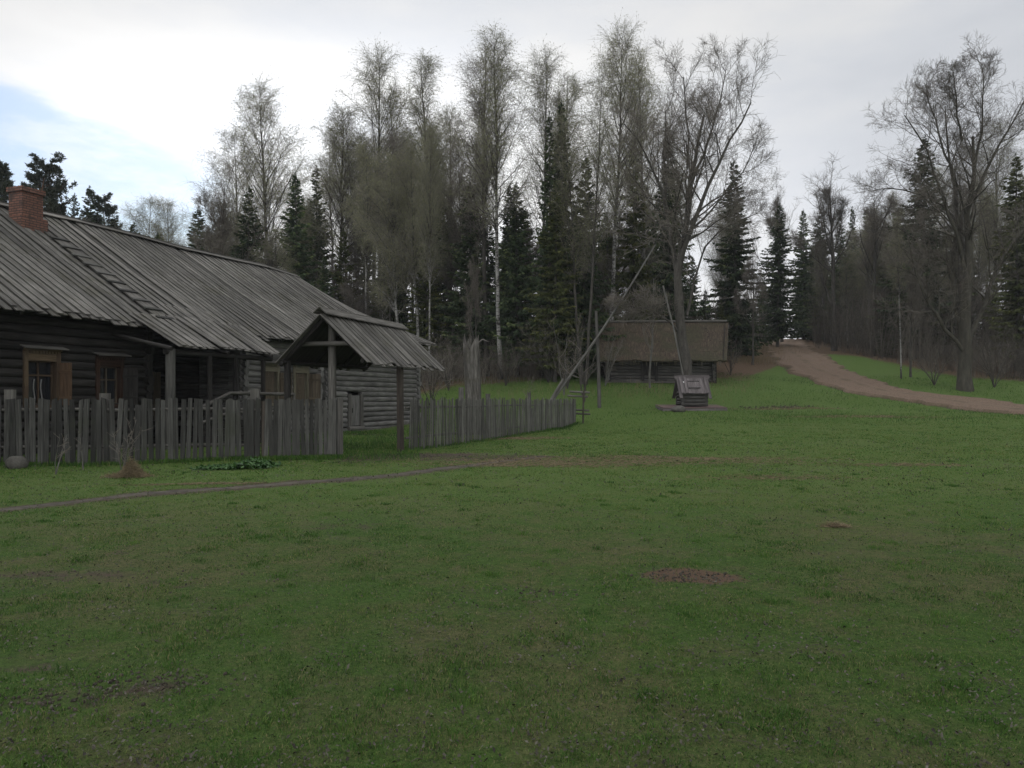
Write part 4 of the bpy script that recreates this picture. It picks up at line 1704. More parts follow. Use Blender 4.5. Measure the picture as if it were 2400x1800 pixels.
def sprays(mb, pts, dirs, ln, wd, rg, tint):
    """hanging needle sprays: narrow triangular leaves"""
    sd_ = unit(np.cross(dirs, rg.normal(size=dirs.shape))) * wd[:, None]
    mid = pts + dirs * (ln * .45)[:, None]
    V = np.stack([pts, mid - sd_, pts + dirs * ln[:, None], mid + sd_], 1)
    G = np.zeros((len(pts), 4, 3))
    G[..., 2] = tint[:, None]
    mb.raw(V.reshape(-1, 3), G.reshape(-1, 3), np.arange(len(pts) * 4).reshape(-1, 4), None)


def spruce_proto(seed, Hh=18.0, wid=2.6, r0=.19, low=.06, dens=1.0, sparse=0.0, topexp=.85):
    rg = np.random.default_rng(seed)
    tm, cm = MB(), MB()
    Pt, Rd = trunk_line(Hh, r0, rg.normal(size=2) * .25, .02, rg, 12, .03)
    tm.polys(Pt, Rd, 9)
    N = int(340 * dens * Hh / 18)
    f = low + (1.0 - low) * ((np.arange(N) + rg.random(N)) / N) ** .93
    z = f * Hh * .985
    az = rg.random(N) * 2 * math.pi
    lobes = .82 + .15 * np.sin(az * 2 + seed) + .16 * np.sin(z * 1.3 + az + seed) + .28 * rg.normal(size=N)
    L = np.clip(wid * np.clip(1 - f, .0, 1) ** topexp * np.clip(lobes, .3, 1.4) * np.clip((f - low + .10) / .22, .45, 1) + .12, .08, 9)
    K = 6
    s_ = np.linspace(0, 1, K)
    dz0 = -.28 + .75 * f ** 2
    bx = np.interp(z, Pt[0, :, 2], Pt[0, :, 0])
    by = np.interp(z, Pt[0, :, 2], Pt[0, :, 1])
    PX = bx[:, None] + np.cos(az)[:, None] * L[:, None] * s_
    PY = by[:, None] + np.sin(az)[:, None] * L[:, None] * s_
    PZ_ = z[:, None] + L[:, None] * (dz0[:, None] * s_ + (.16 - .1 * f[:, None]) * s_ ** 3)
    BP = np.stack([PX, PY, PZ_], -1)
    BR = (.022 * (L / wid)[:, None] + .006) * (1 - .8 * s_)
    tm.polys(BP, BR, 3)
    per = np.maximum(9, (78 * L / wid * (1 - sparse)).astype(int))
    bi = np.repeat(np.arange(N), per)
    ss = rg.random(len(bi)) ** .75
    x = ss * (K - 1)
    i0 = np.clip(x.astype(int), 0, K - 2)
    w_ = (x - i0)[:, None]
    pts = BP[bi, i0] * (1 - w_) + BP[bi, i0 + 1] * w_
    T = unit(BP[bi, i0 + 1] - BP[bi, i0])
    lat = unit(np.cross(T, np.array([0, 0, 1.])))
    sg = rg.choice([-1, 1], len(bi))[:, None]
    a = (.35 + .6 * rg.random((len(bi), 1)))
    dirs = unit(T * (1 - a * .5) + lat * sg * a + np.array([0, 0, -1.]) * (.35 + 1.1 * rg.random((len(bi), 1))) * (1 - f[bi] * .7)[:, None])
    ln = (.26 + .42 * rg.random(len(bi))) * (1.0 - .4 * ss) * (.5 + .5 * np.clip(L[bi] / 1.2, 0, 1))
    tn = np.clip(rg.random(len(bi)) * .6 + .45 * ss - .05 + .15 * rg.normal(size=N)[bi], 0, 1)
    sprays(cm, pts, dirs, ln, ln * .19 + .014, rg, tn)
    # leading shoot
    pts = np.stack([np.full(30, Pt[0, -1, 0]), np.full(30, Pt[0, -1, 1]), Hh * (.96 + .04 * rg.random(30))], 1)
    dirs = unit(rg.normal(size=(30, 3)) * .6 + np.array([0, 0, 1.]))
    sprays(cm, pts, dirs, np.full(30, .22), np.full(30, .03), rg, rg.random(30) * .5)
    return tm, cm, Hh


def pine_proto(seed, Hh=20.0, bare=.45, wid=3.0):
    rg = np.random.default_rng(seed)
    tm, cm = MB(), MB()
    Pt, Rd = trunk_line(Hh, .2, rg.normal(size=2) * .5, .07, rg, 12, .05)
    tm.polys(Pt, Rd, 9)

    def L1(f, g_):
        return wid * np.clip((f - bare) / .2, .5, 1) * np.clip(1.08 - f, .1, 1) ** .5
    P1_, R1_ = spawn(Pt, Rd, 64, (bare, .99), (45, 85), L1, 6, .12, .10, rg, .35, .35, .015, .2)
    tm.polys(P1_, R1_, 4)
    P2_, R2_ = spawn(P1_, R1_, 13, (.2, 1.0), (25, 70), .36, 4, .18, .10, rg, .5, .45, .008, .3)
    tm.polys(P2_, R2_, 3)
    n = len(P2_)
    per = 30
    bi = np.repeat(np.arange(n), per)
    ss = .35 + .65 * rg.random(len(bi))
    x = ss * 3
    i0 = np.clip(x.astype(int), 0, 2)
    w_ = (x - i0)[:, None]
    pts = P2_[bi, i0] * (1 - w_) + P2_[bi, i0 + 1] * w_ + rg.normal(size=(len(bi), 3)) * .05
    T = unit(P2_[bi, i0 + 1] - P2_[bi, i0])
    dirs = unit(T * .7 + rg.normal(size=T.shape) * .7 + np.array([0, 0, .45]))
    ln = .16 + .18 * rg.random(len(bi))
    sprays(cm, pts, dirs, ln, np.full(len(bi), .032), rg, rg.random(len(bi)))
    return tm, cm, Hh


PROTO = {}


def proto(key, built, mt, mc):
    tm, cm, Hh = built
    o1 = tm.build('trunk', M[mt])
    o2 = cm.build('crown', M[mc])
    ms = (o1.data, o2.data, Hh)
    bpy.data.objects.remove(o1)
    bpy.data.objects.remove(o2)
    PROTO[key] = ms


for k in range(5):
    proto('birch%d' % k, birch_proto(100 + k, 24, [.95, 1.1, .8, 1.0, 1.25][k], [.42, .34, .5, .4, .3][k], [1.0, .8, 1.1, .9, 1.2][k], [1, 1.1, .9, 1, 1.1][k]), 'birch', 'twig_birch')
proto('birch5', birch_proto(120, 24, .8, .35, .9, 1.0, 2), 'bark', 'twig_birch')
proto('aspen0', birch_proto(130, 24, .85, .38, .45, 1.0, 1, 'bark', .2), 'bark', 'twig')
proto('aspen1', birch_proto(131, 24, .7, .45, .3, .9, 2, 'bark', .17), 'bark', 'twig')
for k in range(3):
    proto('alder%d' % k, broad_proto(200 + k, 14, .14, .25, 7, .8, (.5 * k - .4, 0), .13, 1.0), 'bark', 'twig')
for k in range(4):
    proto('spruce%d' % k, spruce_proto(300 + k, 18, [3.2, 4.0, 2.6, 3.6][k], .18, [.05, .08, .14, .04][k], [1, 1.1, .85, 1.15][k], [0, 0, .25, 0][k]), 'bark', 'needle')
proto('greenspruce0', spruce_proto(310, 18, 3.0, .18, .08, 1.0, .1), 'bark', 'needle_pale')
for k in range(2):
    proto('pine%d' % k, pine_proto(320 + k, 20, [.45, .6][k], [3.6, 2.9][k]), 'bark_pine', 'needle_pine')


def put(key, name, x, y, hgt, label, cat, group=None, rz=None, base=None, sx=1.0, mt=None, mc=None):
    dT, dC, Hh = PROTO[key]
    z = tz(x, y) - .08 if base is None else base
    s = hgt / Hh
    root = empty(name, (x, y, z), label, cat, group, R.random() * 6.28 if rz is None else rz)
    root.scale = (s * sx, s * sx, s)
    for nm, d_ in (('trunk', dT), ('crown', dC)):
        o = bpy.data.objects.new(nm, d_)
        SC.collection.objects.link(o)
        o.parent = root
    return root


def put_px(key, name, px, topy, Y, label, cat, group=None, rz=None, sx=1.0):
    x = (px - 1200) / F * Y
    top = P(px, topy, Y)[2]
    z = tz(x, Y)
    return put(key, name, x, Y, top - z, label, cat, group, rz, sx=sx)


# ------------------------------------------------------------ the trees that can be told apart
G_B = 'tall bare birches of the forest edge'
G_S = 'dark spruces of the forest edge'
named = [
    # key, name, px, top y, Y, label, category, group, widening
    ('birch1', 'birch_tree', 648, 184, 62, 'tall bare birch standing apart left of the wood, above the middle of the house roof', 'birch', G_B, 1.05),
    ('birch4', 'birch_tree', 566, 300, 66, 'shorter weeping birch just left of the tall lone birch', 'birch', G_B, .9),
    ('birch3', 'birch_tree', 873, 103, 64, 'high pointed birch, first tall peak of the dense wood', 'birch', G_B, 1.0),
    ('birch0', 'birch_tree', 790, 240, 62, 'drooping birch at the left shoulder of the dense wood', 'birch', G_B, 1.1),
    ('birch5', 'birch_tree', 955, 205, 66, 'twin-stemmed birch between the two left peaks of the wood', 'birch', G_B, .95),
    ('birch2', 'birch_tree', 1030, 136, 63, 'slim birch forming the second peak of the dense wood', 'birch', G_B, 1.0),
    ('aspen1', 'aspen_tree', 1085, 228, 56, 'pair of straight dark bare trunks left of the white birch stem', 'aspen', None, .75),
    ('aspen0', 'aspen_tree', 1140, 110, 55, 'stout dark straight trunk just left of the white birch stem', 'aspen', None, 1.0),
    ('birch0', 'birch_tree', 1173, 78, 52, 'white-stemmed birch rising straight behind the broken stump', 'birch', G_B, .95),
    ('birch3', 'birch_tree', 1269, 108, 53, 'white-stemmed birch behind the far end of the picket fence', 'birch', G_B, .9),
    ('birch5', 'birch_tree', 1372, 160, 50, 'forked birch with pale stem left of the well sweep post', 'birch', G_B, .85),
    ('birch3', 'birch_tree', 1432, 56, 58, 'tallest birch of the wood, top nearly touching the top of the picture', 'birch', G_B, .95),
    ('birch4', 'birch_tree', 1519, 122, 62, 'weeping birch right of the tallest birch, behind the barn', 'birch', G_B, .85),
    ('birch2', 'birch_tree', 1320, 180, 66, 'thin birch behind the pair of dark spruces', 'birch', G_B, 1.0),
    ('spruce0', 'spruce_tree', 575, 434, 60, 'ragged dark spruce left of the lone birch trunk', 'spruce', G_S, 1.0),
    ('spruce3', 'spruce_tree', 694, 405, 58, 'dark spruce right of the lone birch trunk', 'spruce', G_S, .95),
    ('spruce2', 'spruce_tree', 742, 388, 64, 'thin sparse spruce at the left edge of the dense wood', 'spruce', G_S, .9),
    ('spruce2', 'spruce_tree', 1286, 262, 51.5, 'narrow dark spruce, left one of the tall pair in mid wood', 'spruce', G_S, .62),
    ('spruce0', 'spruce_tree', 1322, 236, 52, 'narrow dark spruce, right one of the tall pair in mid wood', 'spruce', G_S, .68),
    ('greenspruce0', 'spruce_tree', 1300, 420, 50.8, 'yellow-green spruce in front of the tall dark pair', 'spruce', None, 1.0),
    ('spruce3', 'spruce_tree', 1368, 358, 53, 'dark spruce behind the forked birch', 'spruce', G_S, .85),
    ('spruce1', 'spruce_tree', 1212, 423, 53.5, 'broad dark spruce between the two white birch stems', 'spruce', G_S, 1.0),
    ('greenspruce0', 'spruce_tree', 1486, 330, 59.5, 'mossy green spruce above the left half of the barn roof', 'spruce', None, .8),
    ('spruce1', 'spruce_tree', 1573, 320, 60, 'spruce rising behind the big leaning tree', 'spruce', G_S, .85),
    ('spruce0', 'spruce_tree', 1727, 374, 66, 'dark pointed spruce against the sky right of the leaning tree', 'spruce', G_S, 1.05),
    ('spruce1', 'spruce_tree', 1822, 475, 78, 'wide dark spruce left of the road crest', 'spruce', G_S, 1.0),
    ('spruce3', 'spruce_tree', 1884, 490, 92, 'small pointed spruce over the road crest', 'spruce', G_S, .9),
    ('alder1', 'bare_tree', 521, 352, 54, 'slender bare tree with open crown left of the weeping birch', 'tree', None, 1.0),
    ('alder0', 'bare_tree', 1833, 390, 88, 'small bare tree poking above the spruce by the road', 'tree', None, .7),
    ('alder2', 'bare_tree', 1955, 360, 74, 'bare fan-shaped tree standing alone right of the road crest', 'tree', None, 1.15),
    ('alder1', 'bare_tree', 2050, 395, 70, 'bare tree between the fan-shaped tree and the birch stem', 'tree', None, 1.1),
    ('birch2', 'birch_tree', 2112, 470, 53.5, 'thin white-stemmed birch with curved foot beside the road bend', 'birch', None, .6),
    ('spruce1', 'spruce_tree', 2160, 315, 66, 'tall dark spruce behind the spreading tree on the right', 'spruce', G_S, 1.0),
    ('greenspruce0', 'spruce_tree', 2385, 360, 58, 'yellow-green conifer at the right edge of the picture', 'spruce', None, 1.1),
    ('birch4', 'birch_tree', 2330, 290, 70, 'weeping birch behind the spreading tree at the right edge', 'birch', G_B, 1.0),
    ('pine0', 'pine_tree', 72, 378, 66, 'broad dark pine behind the chimney', 'pine', None, 1.25),
    ('pine1', 'pine_tree', 8, 388, 64, 'pine at the left edge of the picture above the roof ridge', 'pine', None, 1.0),
    ('pine1', 'pine_tree', 120, 440, 72, 'low dark pine right of the chimney', 'pine', None, 1.3),
    ('spruce1', 'spruce_tree', 216, 434, 74, 'pointed spruce against the blue sky above the roof ridge', 'spruce', G_S, .95),
    ('spruce0', 'spruce_tree', 181, 452, 78, 'smaller spruce left of the pointed one against the blue sky', 'spruce', G_S, .8),
    ('pine0', 'pine_tree', 262, 466, 76, 'rounded pine right of the pointed spruce above the roof', 'pine', None, 1.05),
    ('birch4', 'birch_tree', 340, 458, 76, 'left of two low weeping birches above the roof ridge', 'birch', G_B, 1.1),
    ('birch1', 'birch_tree', 392, 462, 74, 'right of two low weeping birches above the roof ridge', 'birch', G_B, .95),
    ('greenspruce0', 'spruce_tree', 318, 520, 70, 'yellow-green bushy conifer under the two low birches', 'spruce', None, 1.3),
    ('greenspruce0', 'spruce_tree', 372, 548, 68, 'olive young conifer close above the roof ridge', 'spruce', None, 1.4),
    ('spruce3', 'spruce_tree', 462, 482, 62, 'dark cone-shaped spruce above the roof, right of the low birches', 'spruce', G_S, 1.15),
]
occ = []
for (key, name, px, ty, Y, lab, cat, grp, sx) in named:
    if 'birch' in key or 'aspen' in key:
        ty = ty + 22
    put_px(key, name, px, ty, Y, lab, cat, grp, None, sx)
    occ.append(((px - 1200) / F * Y, Y))


# hero tree behind the well: leaning trunk, fan of steep limbs
def limb_from(pts, r0, r1, K=9):
    pts = np.array(pts, float)
    d_ = np.concatenate([[0], np.cumsum(np.linalg.norm(np.diff(pts, axis=0), axis=1))])
    x = np.linspace(0, d_[-1], K)
    q = np.stack([np.interp(x, d_, pts[:, k]) for k in range(3)], 1)
    q[1:-1] += NR.normal(size=(K - 2, 3)) * .05
    return q, np.linspace(r0, r1, K)


def hero(name, label, base_px, Y, trunk_pts, trunk_r, limbs, seed, mt, dens=1.0, n3=7, n2=9, up=.1, l2=.46):
    """trunk_pts / limbs given as (px, py, depth offset) of the photo, turned into real 3-D points at depth Y"""
    rg = np.random.default_rng(seed)
    bx_ = (base_px[0] - 1200) / F * Y
    bz_ = tz(bx_, Y) - .15
    o0 = np.array([bx_, Y, bz_])
    n3 = n3 + 1
    root = empty(name, tuple(o0), label, 'tree')

    def cv(q):
        return P(q[0], q[1], Y + q[2]) - o0
    tp = [np.array([0, 0, 0.])] + [cv(q) for q in trunk_pts]
    tmb, cmb = MB(), MB()
    q, r_ = limb_from(tp, trunk_r[0], trunk_r[1], 14)
    r_[0] *= 1.25
    tmb.polys(q[None], r_[None], 12)
    LP, LR = [], []
    for (pts, ra_, rb_) in limbs:
        q2, r2 = limb_from([cv(p) for p in pts], ra_ * .8, rb_ * .7)
        LP.append(q2)
        LR.append(r2)
    LP = np.array(LP)
    LR = np.array(LR)
    tmb.polys(LP, LR, 8)
    LP = np.concatenate([LP, resamp(q[None, 6:], 9)])
    LR = np.concatenate([LR, np.interp(np.linspace(6, 13, 9), np.arange(14), r_)[None]])
    P2_, R2_ = spawn(LP, LR, n2 + 3, (.16, 1.0), (24, 56), l2, 7, .12, up * .6, rg, .45, .3, .018, .25)
    tmb.polys(P2_, R2_, 5)
    P3_, R3_ = spawn(P2_, R2_, n3, (.12, 1.0), (26, 60), .58, 6, .14, up * .45, rg, .55, .3, .010, .35)
    cmb.polys(P3_, R3_, 3)
    P4_, R4_ = spawn(P3_, R3_, int(7 * dens), (.12, 1.0), (26, 62), .6, 4, .16, .03, rg, .6, .35, .0065, .5)
    cmb.polys(P4_, R4_, 3)
    P5_, R5_ = spawn(P4_, R4_, 3, (.25, 1.0), (25, 55), lambda f, g_: .2 + .24 * g_.random(f.shape), 3, .15, .08, rg, .75, .35, .006, .8)
    cmb.polys(P5_, R5_, 3)
    tmb.build('trunk', M[mt], root)
    cmb.build('crown', M['twig'], root)
    return root


hero('leaning_tree', 'big bare leaning tree right behind the well with fan of steep limbs', (1618, 885), 43.6,
     [(1600, 800, 0), (1588, 690, 0), (1592, 600, 0), (1612, 500, 0), (1630, 380, 0), (1650, 270, 0)], (.35, .06),
     [([(1592, 690, 0), (1578, 600, .5), (1560, 500, 1), (1555, 380, 1.5), (1560, 260, 2)], .2, .05),
      ([(1590, 640, 0), (1612, 560, -.5), (1650, 450, -1), (1700, 350, -1.5), (1760, 240, -1.5)], .2, .05),
      ([(1596, 600, 0), (1580, 520, -1), (1545, 430, -1.5), (1500, 330, -2), (1462, 290, -2)], .15, .04),
      ([(1606, 530, 0), (1615, 420, 1), (1610, 300, 1.5), (1602, 180, 1.5)], .13, .04),
      ([(1622, 430, 0), (1660, 330, .6), (1690, 230, 1), (1702, 160, 1)], .11, .03),
      ([(1610, 740, 0), (1632, 640, .6), (1660, 560, 1), (1720, 520, 1.6), (1775, 500, 2)], .10, .03),
      ([(1590, 780, 0), (1560, 745, -.6), (1510, 725, -1), (1450, 715, -1.3)], .09, .025),
      ([(1600, 560, 0), (1680, 480, 1.5), (1740, 400, 2), (1772, 330, 2)], .1, .03)],
     501, 'bark', 1.0)
hero('spreading_tree', 'great dark mossy bare tree with low forked limbs on the right', (2262, 915), round(unproj(2262, 915)[1], 2),
     [(2262, 860, 0), (2262, 780, 0), (2268, 650, 0), (2268, 520, 0), (2285, 400, 0), (2280, 320, 0)], (.42, .07),
     [([(2262, 830, 0), (2215, 770, -.4), (2175, 710, -.6), (2150, 650, -.8), (2130, 560, -1)], .17, .05),
      ([(2268, 800, 0), (2300, 730, .4), (2330, 650, .5), (2345, 600, .6), (2400, 540, .8), (2440, 500, 1)], .2, .07),
      ([(2258, 790, 0), (2235, 700, .6), (2235, 600, 1), (2245, 490, 1.2), (2225, 380, 1.5), (2215, 250, 1.8)], .22, .05),
      ([(2262, 640, 0), (2240, 540, -.8), (2200, 440, -1.2), (2170, 350, -1.5), (2120, 270, -1.5)], .16, .04),
      ([(2270, 560, 0), (2230, 500, .8), (2160, 455, 1.2), (2090, 440, 1.5), (2050, 445, 1.6)], .12, .035),
      ([(2278, 470, 0), (2310, 400, .6), (2350, 330, 1), (2395, 250, 1.4), (2420, 200, 1.4)], .14, .04),
      ([(2284, 400, 0), (2300, 300, .8), (2305, 210, 1.2), (2300, 150, 1.4)], .12, .03),
      ([(2250, 450, 0), (2215, 360, .8), (2190, 280, 1.5), (2170, 220, 1.8)], .12, .03),
      ([(2268, 690, 0), (2225, 620, 1), (2150, 560, 1.4), (2100, 530, 1.6)], .11, .03),
      ([(2255, 330, 0), (2240, 250, -1), (2235, 170, -1.5)], .09, .03)],
     502, 'bark_moss', 1.05, 7, 9, .08, .46)
# second stem beside the spreading tree
put_px('aspen0', 'aspen_tree', 2250, 420, unproj(2262, 915)[1] + .6, 'thin pale trunk pressed against the spreading tree', 'aspen', None, .8, .45)
put_px('alder2', 'bare_tree', 2134, 560, 54.5, 'thin dark trunk close behind the white-stemmed birch by the road', 'tree', None, 0.4, .7)
put_px('alder0', 'bare_tree', 1764, 560, 62, 'slender grey tree at the left bank of the road', 'tree', None, 1.0, .8)
put_px('alder1', 'bare_tree', 1115, 560, 50, 'crooked pale young tree behind the broken stump', 'tree', None, 2.0, .5)
put_px('birch3', 'birch_tree', 1005, 330, 52, 'pale birch leaning left, behind the canopy end', 'birch', G_B, .0, .6)

# ------------------------------------------------------------ the rest of the wood
def forest_edge(px):
    return float(np.interp(px, [-200, 600, 900, 1000, 1250, 1400, 1700, 1760, 1850, 1950, 2050, 2250, 2500], [56, 55, 54, 53, 55, 60, 60, 66, 84, 78, 66, 58, 54]))


kinds = [('spruce', 'spruce_tree', 'spruce', 'dark spruce of the wood', 'spruces of the wood'),
         ('birch', 'birch_tree', 'birch', 'bare birch of the wood', 'birches of the wood'),
         ('alder', 'bare_tree', 'tree', 'thin bare tree of the wood', 'bare trees of the wood')]
rg = random.Random(77)
cnt = 0
tries = 0
rows = []
for px in range(640, 1700, 24):
    rows.append((px + rg.uniform(-9, 9), rg.choice([0, 0, 1, 2]), 'mid'))
for px in range(680, 1060, 26):
    rows.append((px + rg.uniform(-9, 9), rg.choice([1, 1, 2]), 'mid'))
for px in range(640, 1780, 30):
    rows.append((px + rg.uniform(-9, 9), rg.choice([0, 0, 1, 1, 2]), 'deep'))
for px in range(1690, 2620, 15):
    rows.append((px + rg.uniform(-9, 9), rg.choice([0, 1, 1, 2, 2]), 'right'))
for px in range(1930, 2620, 14):
    rows.append((px + rg.uniform(-9, 9), rg.choice([0, 0, 2, 2, 1]), 'right2'))
for px in range(-200, 640, 17):
    rows.append((px + rg.uniform(-14, 14), rg.choice([0, 0, 1, 2, 1]), 'left'))
for px in range(1890, 2240, 12):
    rows.append((px + rg.uniform(-6, 6), rg.choice([0, 2, 0, 1]), 'gap'))
for px in range(1700, 1850, 13):
    rows.append((px + rg.uniform(-6, 6), rg.choice([0, 2, 1, 0]), 'bank'))
for px in range(1760, 1990, 7):
    rows.append((px + rg.uniform(-6, 6), rg.choice([0, 2, 1, 0]), 'crest'))
top_line = ([-300, 0, 100, 160, 250, 330, 420, 520, 640, 760, 860, 960, 1100, 1250, 1430, 1540, 1650, 1760, 1830, 1900, 2000, 2100, 2200, 2300, 2600],
            [430, 450, 480, 520, 530, 540, 540, 520, 470, 330, 240, 260, 240, 230, 190, 260, 400, 520, 560, 600, 470, 420, 380, 360, 350])
for (px, kd, zone_) in rows:
    e = forest_edge(px)
    Y = {'mid': rg.uniform(e + 1, e + 11), 'deep': rg.uniform(e + 12, e + 32), 'right': rg.uniform(e + 1, e + 14), 'right2': rg.uniform(e + 10, e + 30), 'left': rg.uniform(60, 86), 'bank': rg.uniform(68, 98), 'crest': rg.uniform(108, 135), 'gap': rg.uniform(max(e + 4, 78), 100)}[zone_]
    x = (px - 1200) / F * Y
    if float(dist_line(np.array([x]), np.array([Y]), rl)[0]) < 3.6:
        continue
    if abs(px - 1870) < 7 and Y > 90:
        continue
    tl_ = float(np.interp(px, *top_line))
    if kd == 0:
        ty = tl_ + rg.uniform(180, 380)
    elif kd == 1 and rg.random() < .2:
        ty = tl_ + rg.uniform(150, 300)
    elif kd == 1:
        ty = tl_ + rg.uniform(10, 150)
    else:
        ty = tl_ + rg.uniform(200, 400)
    if zone_ == 'left':
        ty = tl_ + rg.uniform(0, 70) - 20
    if zone_ == 'gap':
        ty = rg.uniform(480, 620)
    if zone_ == 'crest':
        ty = 560 + rg.uniform(0, 110)
    ty = min(ty, 700)
    key, name, cat, lab, grp = kinds[kd]
    kk = key + str(rg.randrange({'spruce': 4, 'birch': 6, 'alder': 3}[key]))
    if key == 'spruce' and rg.random() < .22:
        kk = 'greenspruce0'
    if zone_ in ('left', 'right', 'right2') and key == 'spruce' and rg.random() < .4:
        kk = 'greenspruce0'
    if kk == 'birch5' and rg.random() < .5:
        kk = 'aspen%d' % rg.randrange(2)
    where = 'near the chimney' if px < 130 else 'above the left half of the house ridge' if px < 320 else 'above the middle of the house ridge' if px < 500 else 'above the right end of the house ridge' if px < 660 else 'above the gate canopy' if px < 800 else 'above the right-hand fence' if px < 1000 else 'behind the broken trunk' if px < 1200 else 'behind the sweep pole' if px < 1400 else 'behind the barn' if px < 1690 else 'by the road crest' if px < 1960 else 'left of the spreading tree' if px < 2240 else 'right of the spreading tree'
    deep = 'far back' if zone_ in ('deep', 'right2') else 'in front'
    put_px(kk, name, px, ty, Y, lab + ', ' + deep + ' ' + where, cat, grp + ' ' + deep + ' ' + where, None, rg.uniform(.8, 1.15))
    cnt += 1
print('forest fill', cnt)

# ------------------------------------------------------------ broken stump
YT = 30.0
sx_ = (1110 - 1200) / F * YT
sz_ = tz(sx_, YT)
st = empty('broken_trunk', (sx_, YT, sz_), 'tall broken grey tree trunk with splintered top behind the fence', 'tree trunk')
mb = MB()
n = 22
hgt_s = P(0, 803, YT)[2] - sz_
V = []
G = []
rowsN = 16
for i_ in range(rowsN + 1):
    f = i_ / rowsN
    for j_ in range(n):
        th = 2 * math.pi * j_ / n
        rr = .35 * (1.35 - .45 * min(1, f * 3)) if f < .33 else .35 * (.90 - .06 * f)
        rr *= 1 + .10 * math.sin(3 * th + 1 + f) + .06 * math.sin(7 * th + f * 3)
        z = f * hgt_s
        if i_ >= rowsN - 1:
            z += (.20 * math.cos(2 * th + .5) + .10 * math.sin(5 * th) + .07 * math.sin(9 * th + 1)) * (1 if i_ == rowsN else .4)
        V.append((rr * math.cos(th) - .12 * f, rr * math.sin(th), z))
        G.append((z, th * .3, .5))
q = []
for i_ in range(rowsN):
    for j_ in range(n):
        q.append((i_ * n + j_, i_ * n + (j_ + 1) % n, (i_ + 1) * n + (j_ + 1) % n, (i_ + 1) * n + j_))
b0 = len(V)
V.append((-.12, 0, hgt_s - .5))
G.append((0, 0, .1))
tr_ = [(rowsN * n + j_, rowsN * n + (j_ + 1) % n, b0) for j_ in range(n)]
mb.raw(V, G, q, tr_, True)
mb.build('trunk', M['deadwood'], st)
mb = MB()
for k in range(9):
    th = R.random() * 6.28
    mb.tube([(-.12 + .2 * math.cos(th), .2 * math.sin(th), hgt_s - .2), (-.12 + .27 * math.cos(th) + .05, .25 * math.sin(th), hgt_s + .05 + .3 * R.random())], [.05, .008], 5)
mb.tube([(.1, 0, hgt_s - .1), (.35, -.1, hgt_s + .12), (.6, -.1, hgt_s + .02)], [.05, .03, .012], 6)
mb.build('splinters', M['deadwood'], st)
for (px, ty, Y, rr, lab) in ((1081, 908, 28.5, .1, 'short grey stake beside the broken trunk'), ):
    p = P(px, ty, Y)
    mb = MB()
    g = tz(p[0], Y)
    mb.tube([(0, 0, -.1), (0, 0, p[2] - g)], rr, 8)
    o = mb.build('stake', M['post'])
    o.location = (p[0], Y, g)
    tag(o, lab, 'stake')


# ------------------------------------------------------------ saplings and bare shrubs
def shrub(name, label, px, py, hgt, seed, stems=3, Y=None, mat='twig', r0=.022, spread=.35, cat='shrub', sub=7, trunkmat='bark_pale', group=None):
    rg = np.random.default_rng(seed)
    if Y is None:
        x0, y0 = unproj(px, py)
    else:
        y0, x0 = Y, (px - 1200) / F * Y
    root = empty(name, (x0, y0, tz(x0, y0) - .03), label, cat, group)
    tmb, cmb = MB(), MB()
    Ps, Rs = [], []
    for s_ in range(stems):
        a = rg.random() * 6.28
        ln = hgt * (.75 + .3 * rg.random())
        sp_i = spread * (0.3 + rg.random()) if stems > 1 else spread * .3
        z = np.linspace(0, 1, 8)
        q2 = np.stack([np.cos(a) * sp_i * ln * z ** 1.2 + np.cumsum(rg.normal(size=8)) * .012 * hgt, np.sin(a) * sp_i * ln * z ** 1.2 + np.cumsum(rg.normal(size=8)) * .012 * hgt, ln * z], 1)
        q2 -= q2[0]
        Ps.append(q2)
        Rs.append(np.linspace(r0, r0 * .25, 8))
    Ps = np.array(Ps)
    Rs = np.array(Rs)
    tmb.polys(Ps, Rs, 6)
    P2_, R2_ = spawn(Ps, Rs, sub, (.25, 1.0), (25, 55), .35, 5, .15, .08, rg, .6, .3, .005 * max(1, y0 / 28), .5)
    cmb.polys(P2_, R2_, 4)
    P3_, R3_ = spawn(P2_, R2_, 4, (.3, 1.0), (25, 60), .4, 4, .15, .05, rg, .65, .3, .004 * max(1, y0 / 28), .6)
    cmb.polys(P3_, R3_, 3)
    tmb.build('stem', M[trunkmat], root)
    cmb.build('twigs', M[mat], root)
    return root


shrub('sapling', 'pale little bare sapling in front of the left fence', 196, 1101, .75, 1, 1, None, 'twig_brown', .018, cat='sapling', trunkmat='bark_pale')
shrub('sapling', 'thin dark bare stems between the boulder and the pale sapling', 130, 1112, .95, 2, 3, None, 'twig', .010, .4, cat='sapling', sub=4)
shrub('shrub', 'bare branching shrub rising from the dry grass heap by the fence', 288, 1118, 1.15, 3, 6, None, 'twig', .012, .35, sub=6)
shrub('sapling', 'slim white sapling in front of the barn', 1523, 908, 8.2, 6, 1, 48.6, 'twig', .07, .12, cat='sapling', sub=16, trunkmat='bark_pale')
shrub('sapling', 'young bare stem left of the well sweep pole', 1322, 900, 4.5, 7, 2, 46.5, 'twig_brown', .04, .2, cat='sapling', sub=9)
shrub('sapling', 'forked sapling between the white birch and the sweep post', 1370, 915, 4.6, 8, 3, 44.5, 'twig', .05, .3, cat='sapling', sub=9, trunkmat='bark')
shrub('shrub', 'low bare bush against the left corner of the barn', 1418, 905, 3.4, 9, 6, 49.3, 'twig', .03, .5, sub=8)
shrub('sapling', 'small leafless sapling in the grass behind the fence', 1228, 925, 2.2, 10, 2, 41, 'twig_brown', .02, .25, cat='sapling', sub=8)
shrub('shrub', 'wiry bare bush by the far house corner', 1010, 905, 3.2, 11, 7, 43, 'twig', .03, .7, sub=8, trunkmat='bark')
